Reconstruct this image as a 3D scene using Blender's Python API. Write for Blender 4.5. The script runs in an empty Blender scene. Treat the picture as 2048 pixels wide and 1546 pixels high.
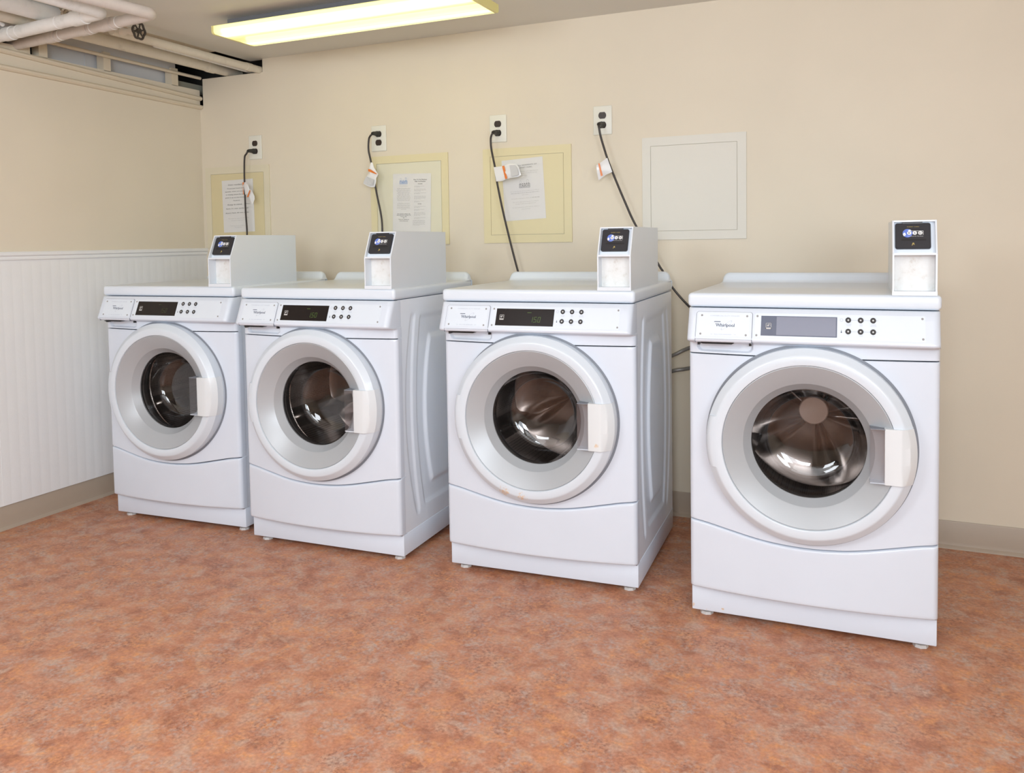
import bpy, bmesh, math, random
from math import pi, sin, cos, sqrt, radians
from mathutils import Vector, Matrix

random.seed(7)
scene = bpy.context.scene
COL = scene.collection

# ------------------------------------------------------------------ materials
def new_mat(name):
    m = bpy.data.materials.new(name); m.use_nodes = True
    nt = m.node_tree
    b = nt.nodes['Principled BSDF']
    return m, nt, b

def plain(name, col, rough=.5, metal=0., coat=0., spec=.5, emit=None, estr=0.):
    m, nt, b = new_mat(name)
    b.inputs['Base Color'].default_value = (*col, 1)
    b.inputs['Roughness'].default_value = rough
    b.inputs['Metallic'].default_value = metal
    b.inputs['Coat Weight'].default_value = coat
    b.inputs['Coat Roughness'].default_value = .08
    b.inputs['Specular IOR Level'].default_value = spec
    if emit:
        b.inputs['Emission Color'].default_value = (*emit, 1)
        b.inputs['Emission Strength'].default_value = estr
    return m

def N(nt, kind, **kw):
    n = nt.nodes.new(kind)
    for k, v in kw.items():
        if k.startswith('in_'):
            n.inputs[k[3:].replace('_', ' ')].default_value = v
        else:
            setattr(n, k, v)
    return n

def ramp(nt, stops, interp='LINEAR'):
    r = nt.nodes.new('ShaderNodeValToRGB')
    r.color_ramp.interpolation = interp
    els = r.color_ramp.elements
    while len(els) < len(stops): els.new(.5)
    for e, (p, c) in zip(els, stops):
        e.position = p; e.color = (*c, 1)
    return r

def mixc(nt, fac, a, b, blend='MIX'):
    m = nt.nodes.new('ShaderNodeMix'); m.data_type = 'RGBA'; m.blend_type = blend
    L = nt.links
    if isinstance(fac, (int, float)): m.inputs[0].default_value = fac
    else: L.new(fac, m.inputs[0])
    for s, v in ((6, a), (7, b)):
        if isinstance(v, tuple): m.inputs[s].default_value = (*v, 1)
        else: L.new(v, m.inputs[s])
    return m.outputs[2]

def wall_mat(name, col, var=.04):
    m, nt, b = new_mat(name); L = nt.links
    g = N(nt, 'ShaderNodeNewGeometry')
    n1 = N(nt, 'ShaderNodeTexNoise', in_Scale=1.3, in_Detail=3.); L.new(g.outputs['Position'], n1.inputs['Vector'])
    r = ramp(nt, [(.3, tuple(c*(1-var) for c in col)), (.7, tuple(min(1, c*(1+var)) for c in col))])
    L.new(n1.outputs['Fac'], r.inputs['Fac']); L.new(r.outputs['Color'], b.inputs['Base Color'])
    n2 = N(nt, 'ShaderNodeTexNoise', in_Scale=160., in_Detail=2.); L.new(g.outputs['Position'], n2.inputs['Vector'])
    bp = N(nt, 'ShaderNodeBump', in_Strength=.08, in_Distance=.002); L.new(n2.outputs['Fac'], bp.inputs['Height'])
    L.new(bp.outputs['Normal'], b.inputs['Normal'])
    b.inputs['Roughness'].default_value = .55
    b.inputs['Specular IOR Level'].default_value = .3
    return m

def floor_mat():
    m, nt, b = new_mat('marbled_linoleum'); L = nt.links
    g = N(nt, 'ShaderNodeNewGeometry')
    mp = N(nt, 'ShaderNodeMapping'); mp.inputs['Scale'].default_value = (1, 1, 1)
    mp.inputs['Rotation'].default_value = (0, 0, .5)
    L.new(g.outputs['Position'], mp.inputs['Vector'])
    def noise(scale, det, rough, dist, sx=1., rot=0.):
        mm = N(nt, 'ShaderNodeMapping'); mm.inputs['Scale'].default_value = (sx, 1, 1); mm.inputs['Rotation'].default_value = (0, 0, rot)
        L.new(g.outputs['Position'], mm.inputs['Vector'])
        n = N(nt, 'ShaderNodeTexNoise', in_Scale=scale, in_Detail=det, in_Roughness=rough, in_Distortion=dist)
        L.new(mm.outputs['Vector'], n.inputs['Vector']); return n.outputs['Fac']
    def mul(a, b_):
        m_ = N(nt, 'ShaderNodeMath', operation='MULTIPLY'); L.new(a, m_.inputs[0]); L.new(b_, m_.inputs[1]); return m_.outputs[0]
    def fac(src, lo, hi, top=1.):
        r = ramp(nt, [(lo, (0, 0, 0)), (hi, (top, top, top))]); L.new(src, r.inputs['Fac']); return r.outputs['Color']
    base = ramp(nt, [(.34, (.355, .140, .078)), (.46, (.47, .200, .114)), (.55, (.525, .240, .142)), (.68, (.53, .295, .19))])
    L.new(noise(13., 6, .6, .3, .9, .4), base.inputs['Fac'])
    # pale grey-beige clouds
    c1 = mixc(nt, fac(noise(19, 6, .6, .4, .85, 1.1), .50, .66, .9), base.outputs['Color'], (.51, .335, .25))
    # clusters of orange, brown and grey flecks
    c2 = mixc(nt, mul(fac(noise(44, 4, .65, .2, .9, 2.0), .44, .64), fac(noise(10, 3, .5, .2, 1, .7), .42, .62)), c1, (.63, .28, .120))
    c3 = mixc(nt, mul(fac(noise(92, 4, .68, .2, 1., .2), .45, .66), fac(noise(9, 3, .5, .2, 1, 2.2), .42, .64, .85)), c2, (.23, .092, .06))
    c4 = mixc(nt, mul(fac(noise(70, 4, .65, .2, 1., 2.9), .45, .66, .8), fac(noise(11, 3, .5, .2, 1, 1.6), .44, .64)), c3, (.44, .345, .305))
    rx = ramp(nt, [(.34, (.86, .84, .83)), (.66, (1.12, 1.12, 1.12))]); L.new(noise(110, 3, .6, 0.), rx.inputs['Fac'])
    c5 = mixc(nt, 1., c4, rx.outputs['Color'], 'MULTIPLY')
    L.new(c5, b.inputs['Base Color'])
    b.inputs['Roughness'].default_value = .42
    b.inputs['Specular IOR Level'].default_value = .35
    bp = N(nt, 'ShaderNodeBump', in_Strength=.05, in_Distance=.002); L.new(noise(120, 2, .5, 0.), bp.inputs['Height'])
    L.new(bp.outputs['Normal'], b.inputs['Normal'])
    return m

def enamel(name, col=(.685, .745, .82), rough=.28, rust=None):
    """white enamel; rust = list of (centre, radius) in object coordinates"""
    m, nt, b = new_mat(name); L = nt.links
    tc = N(nt, 'ShaderNodeTexCoord')
    n1 = N(nt, 'ShaderNodeTexNoise', in_Scale=6., in_Detail=3.); L.new(tc.outputs['Object'], n1.inputs['Vector'])
    r = ramp(nt, [(.3, tuple(c*.98 for c in col)), (.7, col)]); L.new(n1.outputs['Fac'], r.inputs['Fac'])
    c = r.outputs['Color']
    if rust:
        n2 = N(nt, 'ShaderNodeTexNoise', in_Scale=95., in_Detail=4., in_Roughness=.7); L.new(tc.outputs['Object'], n2.inputs['Vector'])
        acc = None
        for ctr, rad in rust:
            d = N(nt, 'ShaderNodeVectorMath', operation='DISTANCE'); d.inputs[1].default_value = ctr
            L.new(tc.outputs['Object'], d.inputs[0])
            mr = N(nt, 'ShaderNodeMapRange'); mr.inputs['From Min'].default_value = rad; mr.inputs['From Max'].default_value = 0
            mr.inputs['To Min'].default_value = 0; mr.inputs['To Max'].default_value = 1
            L.new(d.outputs['Value'], mr.inputs['Value'])
            if acc is None: acc = mr.outputs[0]
            else:
                mx = N(nt, 'ShaderNodeMath', operation='MAXIMUM'); L.new(acc, mx.inputs[0]); L.new(mr.outputs[0], mx.inputs[1]); acc = mx.outputs[0]
        mu = N(nt, 'ShaderNodeMath', operation='MULTIPLY'); L.new(acc, mu.inputs[0]); L.new(n2.outputs['Fac'], mu.inputs[1])
        rr = ramp(nt, [(.36, (0, 0, 0)), (.46, (.8, .8, .8))]); L.new(mu.outputs[0], rr.inputs['Fac'])
        c = mixc(nt, rr.outputs['Color'], c, (.68, .46, .26))
    L.new(c, b.inputs['Base Color'])
    b.inputs['Roughness'].default_value = rough
    b.inputs['Coat Weight'].default_value = .25; b.inputs['Coat Roughness'].default_value = .06
    return m

def glass_mat(tint=None):
    m, nt, b = new_mat('door_bowl_glass'); L = nt.links
    out = nt.nodes['Material Output']; nt.nodes.remove(b)
    t = N(nt, 'ShaderNodeBsdfTransparent'); t.inputs['Color'].default_value = (.76, .74, .73, 1) if tint is None else (tint, tint, tint*1.02, 1)
    gl = N(nt, 'ShaderNodeBsdfGlossy'); gl.inputs['Roughness'].default_value = .035; gl.inputs['Color'].default_value = (.95, .95, .97, 1)
    lw = N(nt, 'ShaderNodeLayerWeight'); lw.inputs['Blend'].default_value = .5
    pw = N(nt, 'ShaderNodeMath', operation='POWER'); L.new(lw.outputs['Facing'], pw.inputs[0]); pw.inputs[1].default_value = 4.
    ma = N(nt, 'ShaderNodeMath', operation='MULTIPLY_ADD'); L.new(pw.outputs[0], ma.inputs[0]); ma.inputs[1].default_value = .80; ma.inputs[2].default_value = .075
    mx = N(nt, 'ShaderNodeMixShader'); L.new(ma.outputs[0], mx.inputs[0]); L.new(t.outputs[0], mx.inputs[1]); L.new(gl.outputs[0], mx.inputs[2])
    L.new(mx.outputs[0], out.inputs['Surface'])
    return m

def lens_mat():
    m, nt, b = new_mat('acrylic_lens'); L = nt.links
    out = nt.nodes['Material Output']; nt.nodes.remove(b)
    t = N(nt, 'ShaderNodeBsdfTransparent'); t.inputs['Color'].default_value = (1, 1, .93, 1)
    tr = N(nt, 'ShaderNodeBsdfTranslucent'); tr.inputs['Color'].default_value = (.92, .87, .50, 1)
    em = N(nt, 'ShaderNodeEmission'); em.inputs['Color'].default_value = (1., .95, .52, 1); em.inputs['Strength'].default_value = .36
    a = N(nt, 'ShaderNodeAddShader'); L.new(tr.outputs[0], a.inputs[0]); L.new(em.outputs[0], a.inputs[1])
    mx = N(nt, 'ShaderNodeMixShader'); mx.inputs[0].default_value = .90
    L.new(t.outputs[0], mx.inputs[1]); L.new(a.outputs[0], mx.inputs[2]); L.new(mx.outputs[0], out.inputs['Surface'])
    return m

def drum_mat():
    m, nt, b = new_mat('perforated_steel_drum'); L = nt.links
    tc = N(nt, 'ShaderNodeTexCoord')
    v = N(nt, 'ShaderNodeTexVoronoi', in_Scale=150.); v.inputs['Randomness'].default_value = .25; v.feature = 'F1'; L.new(tc.outputs['Object'], v.inputs['Vector'])
    r = ramp(nt, [(.20, (.04, .036, .032)), (.36, (.50, .45, .42))]); L.new(v.outputs['Distance'], r.inputs['Fac'])
    L.new(r.outputs['Color'], b.inputs['Base Color'])
    b.inputs['Metallic'].default_value = .9; b.inputs['Roughness'].default_value = .28
    return m

def dirty_mat():
    m, nt, b = new_mat('grubby_white_plate'); L = nt.links
    tc = N(nt, 'ShaderNodeTexCoord')
    n = N(nt, 'ShaderNodeTexNoise', in_Scale=45., in_Detail=6., in_Roughness=.7); L.new(tc.outputs['Object'], n.inputs['Vector'])
    r = ramp(nt, [(.30, (.62, .59, .55)), (.42, (.715, .715, .70)), (.7, (.76, .765, .76))]); L.new(n.outputs['Fac'], r.inputs['Fac'])
    L.new(r.outputs['Color'], b.inputs['Base Color']); b.inputs['Roughness'].default_value = .5
    return m

def pipe_mat(name, col):
    m, nt, b = new_mat(name); L = nt.links
    g = N(nt, 'ShaderNodeNewGeometry')
    n = N(nt, 'ShaderNodeTexNoise', in_Scale=16., in_Detail=5., in_Roughness=.65); L.new(g.outputs['Position'], n.inputs['Vector'])
    r = ramp(nt, [(.28, tuple(c*.86 for c in col)), (.42, col), (.8, tuple(min(1, c*1.08) for c in col))]); L.new(n.outputs['Fac'], r.inputs['Fac'])
    L.new(r.outputs['Color'], b.inputs['Base Color']); b.inputs['Roughness'].default_value = .5
    bp = N(nt, 'ShaderNodeBump', in_Strength=.25, in_Distance=.004); L.new(n.outputs['Fac'], bp.inputs['Height']); L.new(bp.outputs['Normal'], b.inputs['Normal'])
    return m

def rusty_mat():
    m, nt, b = new_mat('rusty_valve_iron'); L = nt.links
    g = N(nt, 'ShaderNodeNewGeometry')
    n = N(nt, 'ShaderNodeTexNoise', in_Scale=70., in_Detail=5.); L.new(g.outputs['Position'], n.inputs['Vector'])
    r = ramp(nt, [(.38, (.10, .06, .035)), (.5, (.42, .34, .25)), (.65, (.60, .53, .43))]); L.new(n.outputs['Fac'], r.inputs['Fac'])
    L.new(r.outputs['Color'], b.inputs['Base Color']); b.inputs['Roughness'].default_value = .7
    return m

M = {}
CREAM = (.705, .635, .52)
M['wall'] = wall_mat('cream_wall_paint', CREAM)
M['ceiling'] = wall_mat('white_ceiling_paint', (.72, .70, .65), .03)
M['floor'] = floor_mat()
M['wainscot'] = wall_mat('white_beadboard_paint', (.78, .79, .80), .015)
M['base'] = plain('taupe_cove_base', (.40, .325, .255), .45)
M['ledge'] = wall_mat('cream_ledge_paint', (.69, .61, .48), .03)
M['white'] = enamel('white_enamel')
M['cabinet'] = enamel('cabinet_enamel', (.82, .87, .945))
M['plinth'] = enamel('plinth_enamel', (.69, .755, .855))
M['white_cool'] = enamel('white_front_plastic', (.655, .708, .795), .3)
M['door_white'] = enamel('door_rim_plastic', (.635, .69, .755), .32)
M['door_white_rust'] = enamel('door_rim_plastic_worn', (.635, .69, .755), .32, [((.245, -.07, .325), .07), ((.31, -.07, .318), .05)])
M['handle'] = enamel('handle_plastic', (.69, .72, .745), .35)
M['handle_rust'] = enamel('handle_plastic_worn', (.69, .72, .74), .35, [((.575, -.078, .515), .030)])
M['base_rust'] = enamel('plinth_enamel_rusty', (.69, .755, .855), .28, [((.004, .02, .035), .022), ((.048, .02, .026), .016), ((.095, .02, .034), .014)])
M['silver'] = plain('silver_grey_plastic', (.415, .435, .46), .36, .15)
M['silver_in'] = plain('silver_grey_inner', (.44, .46, .50), .4, .1)
M['gap'] = plain('gap_shade_and_lip_grey', (.20, .215, .25), .6)  # blue-grey standing in for gap shadow; also colours the guard's dark lip
M['dark'] = plain('black_plastic', (.012, .012, .013), .4)
M['recess'] = plain('drawer_recess_plastic', (.66, .71, .78), .4)
M['display'] = plain('black_display_window', (.012, .009, .009), .22, 0, 0, .35)
M['display_reflect'] = plain('reflection_grey_window', (.10, .115, .17), .2, 0, .3, .5)  # blue-grey room reflection painted into the switched-off display
M['screen_reflect'] = plain('reflection_grey_screen', (.20, .215, .285), .12, 0, .4, .6)  # lighter grey for the reflection painted on the screen area
M['led'] = plain('green_led', (.02, .05, .01), .4, emit=(.12, .20, .03), estr=.55)
M['led_dim'] = plain('dim_green_led', (.02, .03, .01), .4, emit=(.05, .07, .01), estr=.25)
M['button'] = plain('dark_button_ring', (.03, .028, .03), .4)
M['button_dot'] = plain('button_centre', (.62, .62, .62), .3)
M['screw'] = plain('screw_metal', (.30, .29, .29), .4, .2)
M['ink_navy'] = plain('navy_print', (.06, .08, .14), .6)
M['ink_grey'] = plain('grey_print', (.42, .46, .56), .6)
M['ink_black'] = plain('black_print', (.10, .10, .10), .7)
M['ink_faint'] = plain('faint_print', (.50, .49, .48), .7)
M['ink_paper'] = plain('notice_print', (.23, .225, .22), .7)
M['ink_blue'] = plain('blue_print', (.20, .34, .62), .6)
M['ink_white'] = plain('white_print', (.80, .80, .80), .5)
M['ink_gold'] = plain('gold_print', (.42, .33, .10), .5)
M['globe'] = plain('globe_blue', (.12, .20, .62), .5)
M['coin_black'] = plain('coin_slide_black', (.022, .022, .027), .42)
M['coin_white'] = enamel('coin_box_enamel', (.70, .745, .80), .35)
M['coin_plate'] = plain('coin_box_inner_plate', (.72, .78, .86), .4)
M['dirty'] = dirty_mat()
M['glass'] = glass_mat()
M['clear'] = glass_mat(.86)
M['drum'] = drum_mat()
M['back_steel'] = plain('drum_back_steel', (.17, .145, .135), .24, .85)
M['hub'] = plain('drum_hub_cap', (.70, .54, .46), .4, .2)
M['steel'] = plain('baffle_steel', (.40, .37, .35), .22, .9)
M['rubber'] = plain('dark_rubber', (.045, .042, .042), .5)
M['foot'] = plain('grey_foot_plastic', (.58, .58, .58), .5)
M['outlet'] = plain('ivory_wall_plate', (.74, .73, .66), .35)
M['outlet_dark'] = plain('brown_receptacle', (.035, .022, .018), .35)
M['cord'] = plain('black_cord_rubber', (.030, .022, .020), .45)
M['plug'] = plain('black_plug_rubber', (.022, .022, .020), .4)
M['tag'] = plain('white_vinyl_tag', (.76, .76, .77), .25, coat=.4)
M['tag_grey'] = plain('tag_small_print', (.56, .56, .57), .3)
M['orange'] = plain('orange_stripe', (.70, .19, .03), .4)
M['paper'] = wall_mat('white_paper', (.70, .69, .68), .01)
M['p_pale'] = wall_mat('panel_pale_beige', (.69, .63, .485), .02)
M['p_yellow'] = wall_mat('panel_yellow', (.71, .635, .41), .02)
M['p_cream'] = wall_mat('panel_cream', (.70, .67, .53), .02)
M['p_tan'] = wall_mat('panel_tan', (.66, .575, .36), .02)
M['p_white'] = wall_mat('panel_offwhite', (.70, .68, .62), .02)
M['gapline'] = plain('hairline_gap', (.46, .43, .34), .8)
M['pipe_cream'] = pipe_mat('cream_painted_pipe', (.69, .635, .53))
M['pipe_white'] = pipe_mat('white_painted_pipe', (.79, .79, .775))
M['pipe_pink'] = pipe_mat('pinkish_painted_pipe', (.62, .565, .52))
M['band'] = plain('white_pipe_band', (.85, .85, .84), .4)
M['rust'] = rusty_mat()
M['iron'] = plain('dark_iron', (.06, .05, .04), .6)
M['cavity'] = wall_mat('cavity_grey_board', (.60, .61, .63), .05)
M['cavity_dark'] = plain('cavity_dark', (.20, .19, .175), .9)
M['olive'] = plain('olive_grey_board', (.36, .35, .28), .8)
M['lens'] = lens_mat()
M['tube'] = plain('fluorescent_tube', (.9, .9, .85), .4, emit=(1., .97, .70), estr=5.)
M['housing'] = plain('shade_dark_housing', (.16, .16, .17), .6)  # dark colour paints in the shadow between lens and ceiling
M['endcap'] = plain('yellowed_end_cap', (.66, .60, .26), .4, emit=(.9, .8, .25), estr=.12)
M['hose'] = plain('grey_braided_hose', (.24, .23, .22), .4, .4)

# ------------------------------------------------------------------ mesh helpers
class MB:
    def __init__(s): s.v = []; s.f = []; s.mi = []
    def add(s, verts, faces, mi=0):
        o = len(s.v); s.v += [tuple(p) for p in verts]
        s.f += [tuple(i+o for i in f) for f in faces]; s.mi += [mi]*len(faces)
    def box(s, x0, x1, y0, y1, z0, z1, mi=0):
        v = [(x, y, z) for x in (x0, x1) for y in (y0, y1) for z in (z0, z1)]
        s.add(v, [(0, 1, 3, 2), (4, 6, 7, 5), (0, 4, 5, 1), (2, 3, 7, 6), (0, 2, 6, 4), (1, 5, 7, 3)], mi)
    def grid(s, rows, mi=0, close_u=False, flip=False):
        n = len(rows); m = len(rows[0]); v = [p for r in rows for p in r]; f = []
        for i in range(n-1):
            for j in range(m if close_u else m-1):
                a, b, c, d = i*m+j, i*m+(j+1) % m, (i+1)*m+(j+1) % m, (i+1)*m+j
                f.append((a, d, c, b) if flip else (a, b, c, d))
        s.add(v, f, mi)
    def lathe_y(s, cx, cz, prof, seg=96, a0=0., a1=2*pi, mi=0):
        """prof: list of (radius, y) revolved about the y axis through (cx, cz)"""
        full = abs(a1-a0-2*pi) < 1e-6
        k = seg if full else seg+1
        rows = []
        for r, y in prof:
            rows.append([(cx+r*cos(a0+(a1-a0)*j/seg), y, cz+r*sin(a0+(a1-a0)*j/seg)) for j in range(k)])
        s.grid(rows, mi, close_u=full)
    def tube(s, pts, r, seg=10, mi=0, caps=True):
        pts = [Vector(p) for p in pts]; n = len(pts); rows = []
        rr = r if isinstance(r, (list, tuple)) else [r]*n
        prev = None
        for i, p in enumerate(pts):
            t = (pts[min(i+1, n-1)]-pts[max(i-1, 0)]).normalized()
            if prev is None:
                a = Vector((0, 0, 1)) if abs(t.z) < .9 else Vector((1, 0, 0))
                u = t.cross(a).normalized()
            else:
                u = (prev-t*prev.dot(t)).normalized()
            prev = u; w = t.cross(u)
            rows.append([p+(u*cos(2*pi*j/seg)+w*sin(2*pi*j/seg))*rr[i] for j in range(seg)])
        s.grid(rows, mi, close_u=True)
        if caps:
            s.add(rows[0], [tuple(range(seg))], mi); s.add(rows[-1], [tuple(reversed(range(seg)))], mi)
    def cyl(s, p0, p1, r0, r1=None, seg=20, mi=0):
        s.tube([p0, p1], [r0, r0 if r1 is None else r1], seg, mi)
    def poly(s, pts, mi=0): s.add(pts, [tuple(range(len(pts)))], mi)
    def prism(s, pts2, plane, a, b, mi=0):
        """2-D outline extruded between a and b along the axis missing from plane ('xz','yz','xy')"""
        def P(p, h):
            return {'xz': (p[0], h, p[1]), 'yz': (h, p[0], p[1]), 'xy': (p[0], p[1], h)}[plane]
        n = len(pts2); v = [P(p, a) for p in pts2]+[P(p, b) for p in pts2]
        f = [tuple(range(n)), tuple(range(2*n-1, n-1, -1))]+[(i, i+n, (i+1) % n+n, (i+1) % n) for i in range(n)]
        s.add(v, f, mi)
    def build(s, name, mats, parent=None, sharp=35, smooth=True, bevel=0, bseg=2, merge=True):
        me = bpy.data.meshes.new(name); me.from_pydata(s.v, [], s.f)
        mats = mats if isinstance(mats, (list, tuple)) else [mats]
        for m in mats: me.materials.append(m)
        me.polygons.foreach_set('material_index', s.mi)
        bm = bmesh.new(); bm.from_mesh(me)
        if merge: bmesh.ops.remove_doubles(bm, verts=bm.verts, dist=1e-6)
        bmesh.ops.recalc_face_normals(bm, faces=bm.faces)
        if bevel:
            es = [e for e in bm.edges if len(e.link_faces) == 2 and e.calc_face_angle(0) > radians(40)]
            bmesh.ops.bevel(bm, geom=es, offset=bevel, segments=bseg, profile=.5, affect='EDGES', clamp_overlap=True)
        bm.to_mesh(me); bm.free()
        if smooth:
            me.shade_smooth(); me.set_sharp_from_angle(angle=radians(sharp))
        o = bpy.data.objects.new(name, me); COL.objects.link(o)
        if parent: o.parent = parent
        return o

def thing(name, label, cat, loc=(0, 0, 0), rz=0, group=None):
    o = bpy.data.objects.new(name, None); COL.objects.link(o)
    o.location = loc; o.rotation_euler = (0, 0, rz); o.empty_display_size = .05
    o['label'] = label; o['category'] = cat
    if group: o['group'] = group
    return o
def tag(o, label, cat, group=None):
    o['label'] = label; o['category'] = cat
    if group: o['group'] = group
    return o
def struct(o, label=None, cat=None):
    o['kind'] = 'structure'
    if label: o['label'] = label
    if cat: o['category'] = cat
    return o
def copy_tree(o, parent=None):
    c = o.copy(); COL.objects.link(c)
    if parent: c.parent = parent
    for ch in list(o.children): copy_tree(ch, c)
    return c

def catmull(pts, n=10):
    P = [Vector(p) for p in pts]; P = [P[0]*2-P[1]]+P+[P[-1]*2-P[-2]]; out = []
    for i in range(1, len(P)-2):
        for k in range(n):
            t = k/n; a, b, c, d = P[i-1:i+3]
            out.append(.5*((2*b)+(c-a)*t+(2*a-5*b+4*c-d)*t*t+(3*b-a-3*c+d)*t**3))
    out.append(P[-2]); return out

def rrect(x0, x1, z0, z1, r, n=5):
    pts = []
    for cx, cz, a in ((x1-r, z1-r, 0), (x0+r, z1-r, pi/2), (x0+r, z0+r, pi), (x1-r, z0+r, 1.5*pi)):
        pts += [(cx+r*cos(a+pi/2*i/n), cz+r*sin(a+pi/2*i/n)) for i in range(n+1)]
    return pts

_tc = {}
def text_geo(s, res=2):
    """(verts2d, faces, width) of a string at size 1 in Blender's built-in font"""
    if (s, res) in _tc: return _tc[(s, res)]
    cu = bpy.data.curves.new('t', 'FONT'); cu.body = s; cu.size = 1; cu.resolution_u = res
    ob = bpy.data.objects.new('t', cu); COL.objects.link(ob)
    dg = bpy.context.evaluated_depsgraph_get(); dg.update()
    me = bpy.data.meshes.new_from_object(ob.evaluated_get(dg))
    v = [(p.co.x, p.co.y) for p in me.vertices]; f = [tuple(q.vertices) for q in me.polygons]
    bpy.data.objects.remove(ob); bpy.data.meshes.remove(me); bpy.data.curves.remove(cu)
    xs = [p[0] for p in v] or [0, 1]
    _tc[(s, res)] = (v, f, min(xs), max(xs)); return _tc[(s, res)]

def put_text(mb, s, place, x, y, h, width=None, align='C', mi=0, bold=0., res=2, slant=0.):
    """place(a, b) -> 3-D point; h = capital height; width squeezes the string to that width"""
    v, f, x0, x1 = text_geo(s, res)
    k = h/.70; kx = k if width is None else width/(x1-x0)
    w = (x1-x0)*kx
    ox = x-(w/2 if align == 'C' else 0)
    offs = [(0, 0)] if not bold else [(-bold, 0), (bold, 0), (0, bold)]
    for i, (dx, dy) in enumerate(offs):
        mb.add([place(ox+(p[0]-x0)*kx+p[1]*k*slant+dx, y+p[1]*k+dy, i*2e-6) for p in v], f, mi)

# ------------------------------------------------------------------ room shell
XR, YF, ZC = 5.2, -6.0, 2.138
mb = MB(); mb.box(-.02, XR+.1, YF-.1, .12, -.08, 0)
struct(mb.build('floor', M['floor'], smooth=False))
mb = MB(); mb.box(.335, XR+.1, YF-.1, .02, ZC, ZC+.03)

struct(mb.build('ceiling', M['ceiling'], smooth=False))
mb = MB(); mb.box(.43, XR+.1, 0, .12, 0, ZC+.1); mb.box(.022, .43, 0, .12, 0, 2.07); mb.box(-.1, .022, 0, .12, 0, 1.93)
struct(mb.build('wall_back', M['wall'], smooth=False))
mb = MB(); mb.box(-.1, 0, YF-.1, 0, 0, 2.012)
struct(mb.build('wall_left', M['wall'], smooth=False))
mb = MB(); mb.box(XR, XR+.1, YF, 0, 0, ZC); struct(mb.build('wall_right', M['wall'], smooth=False))
mb = MB(); mb.box(0, XR, YF-.1, YF, 0, ZC); struct(mb.build('wall_front', M['wall'], smooth=False))
# dark service space over the left wall
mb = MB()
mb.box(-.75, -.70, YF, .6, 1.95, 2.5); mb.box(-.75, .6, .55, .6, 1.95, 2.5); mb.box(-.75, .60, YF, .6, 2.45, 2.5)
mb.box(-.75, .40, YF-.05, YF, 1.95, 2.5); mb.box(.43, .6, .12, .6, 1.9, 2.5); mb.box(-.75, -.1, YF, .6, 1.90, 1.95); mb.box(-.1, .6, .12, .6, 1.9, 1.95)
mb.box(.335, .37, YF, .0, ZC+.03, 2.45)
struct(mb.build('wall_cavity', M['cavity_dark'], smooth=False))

# baseboards (cove base with a toe lip)
def cove(name, axis, a, b):
    prof = [(0, .102), (.004, .102), (.006, .098), (.006, .026), (.009, .012), (.018, .004), (.020, 0), (0, 0)]
    mb = MB()
    if axis == 'x': mb.prism([(-d, z) for d, z in prof], 'yz', a, b)
    else: mb.prism([(d, z) for d, z in prof], 'xz', a, b)
    struct(mb.build(name, M['base']))
cove('baseboard_back', 'x', .0, XR); cove('baseboard_left', 'y', YF, -.0)

# beadboard wainscot and chair rail
mb = MB(); rows = []
ys = []; y = YF
while y < -.001:
    ys += [(y, .010), (y+.036, .010), (y+.038, .00978), (y+.040, .010), (y+.0425, .00988)]; y += .045
ys = [p for p in ys if p[0] < -.0005]+[(0, .010)]
rows = [[(x, yy, z) for yy, x in ys] for z in (.10, 1.135)]
mb.grid(rows)
mb.box(.0101, .0107, -1.185, -1.183, .102, 1.13)
struct(mb.build('trim_1', M['wainscot'], sharp=20))
mb = MB(); mb.prism([(0, 1.128), (.016, 1.128), (.018, 1.134), (.016, 1.142), (.022, 1.148), (.022, 1.158), (.017, 1.163), (0, 1.163)], 'xz', YF, 0)
struct(mb.build('trim_2', M['wainscot']))
# ledges on top of the left wall
def rail(name, z0, z1, y0, zz0, y1, zz1, depth, mat):
    mb = MB()
    prof = [(-.01, -.011), (depth*.6, -.011), (depth, -.004), (depth, .004), (depth*.7, .011), (-.01, .011)]
    rows = []
    for y, z in ((y0, zz0), (y1, zz1)): rows.append([(d, y, z+h) for d, h in prof])
    mb.grid(rows, close_u=True); mb.add(rows[0], [tuple(range(6))]); mb.add(rows[1], [tuple(range(6))])
    struct(mb.build(name, mat))
rail('trim_3', 0, 0, YF, 1.999+.034*4.9, -.003, 1.966, .020, M['ledge'])
rail('trim_4', 0, 0, YF, 1.936+.0175*4.9*.6, -.003, 1.920, .022, M['ledge'])
# studs between the openings above the wall, header and board behind
for n, (a, b) in zip((5, 6, 7, 8), ((-1.02, -.97), (-.929, -.888), (-.600, -.561), (-.191, -.148))):
    mb = MB(); mb.box(-.045, .0, a, b, 2.010, 2.10); struct(mb.build('trim_%d' % n, M['ledge'], smooth=False))
mb = MB(); mb.box(-.06, -.015, -3.0, -.15, 2.088, 2.166); struct(mb.build('trim_9', M['cavity'], smooth=False))
mb = MB(); mb.box(-.085, -.06, -.89, -.17, 2.005, 2.11); mb.box(-.080, -.056, -.655, -.650, 2.010, 2.09); struct(mb.build('trim_10', M['cavity'], smooth=False))
mb = MB(); mb.box(-.085, -.06, -.17, .10, 2.005, 2.055); struct(mb.build('trim_13', M['olive'], smooth=False))
mb = MB(); mb.box(-.03, .004, YF, -.985, 2.010, 2.035); struct(mb.build('trim_11', M['ledge'], smooth=False))

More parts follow.
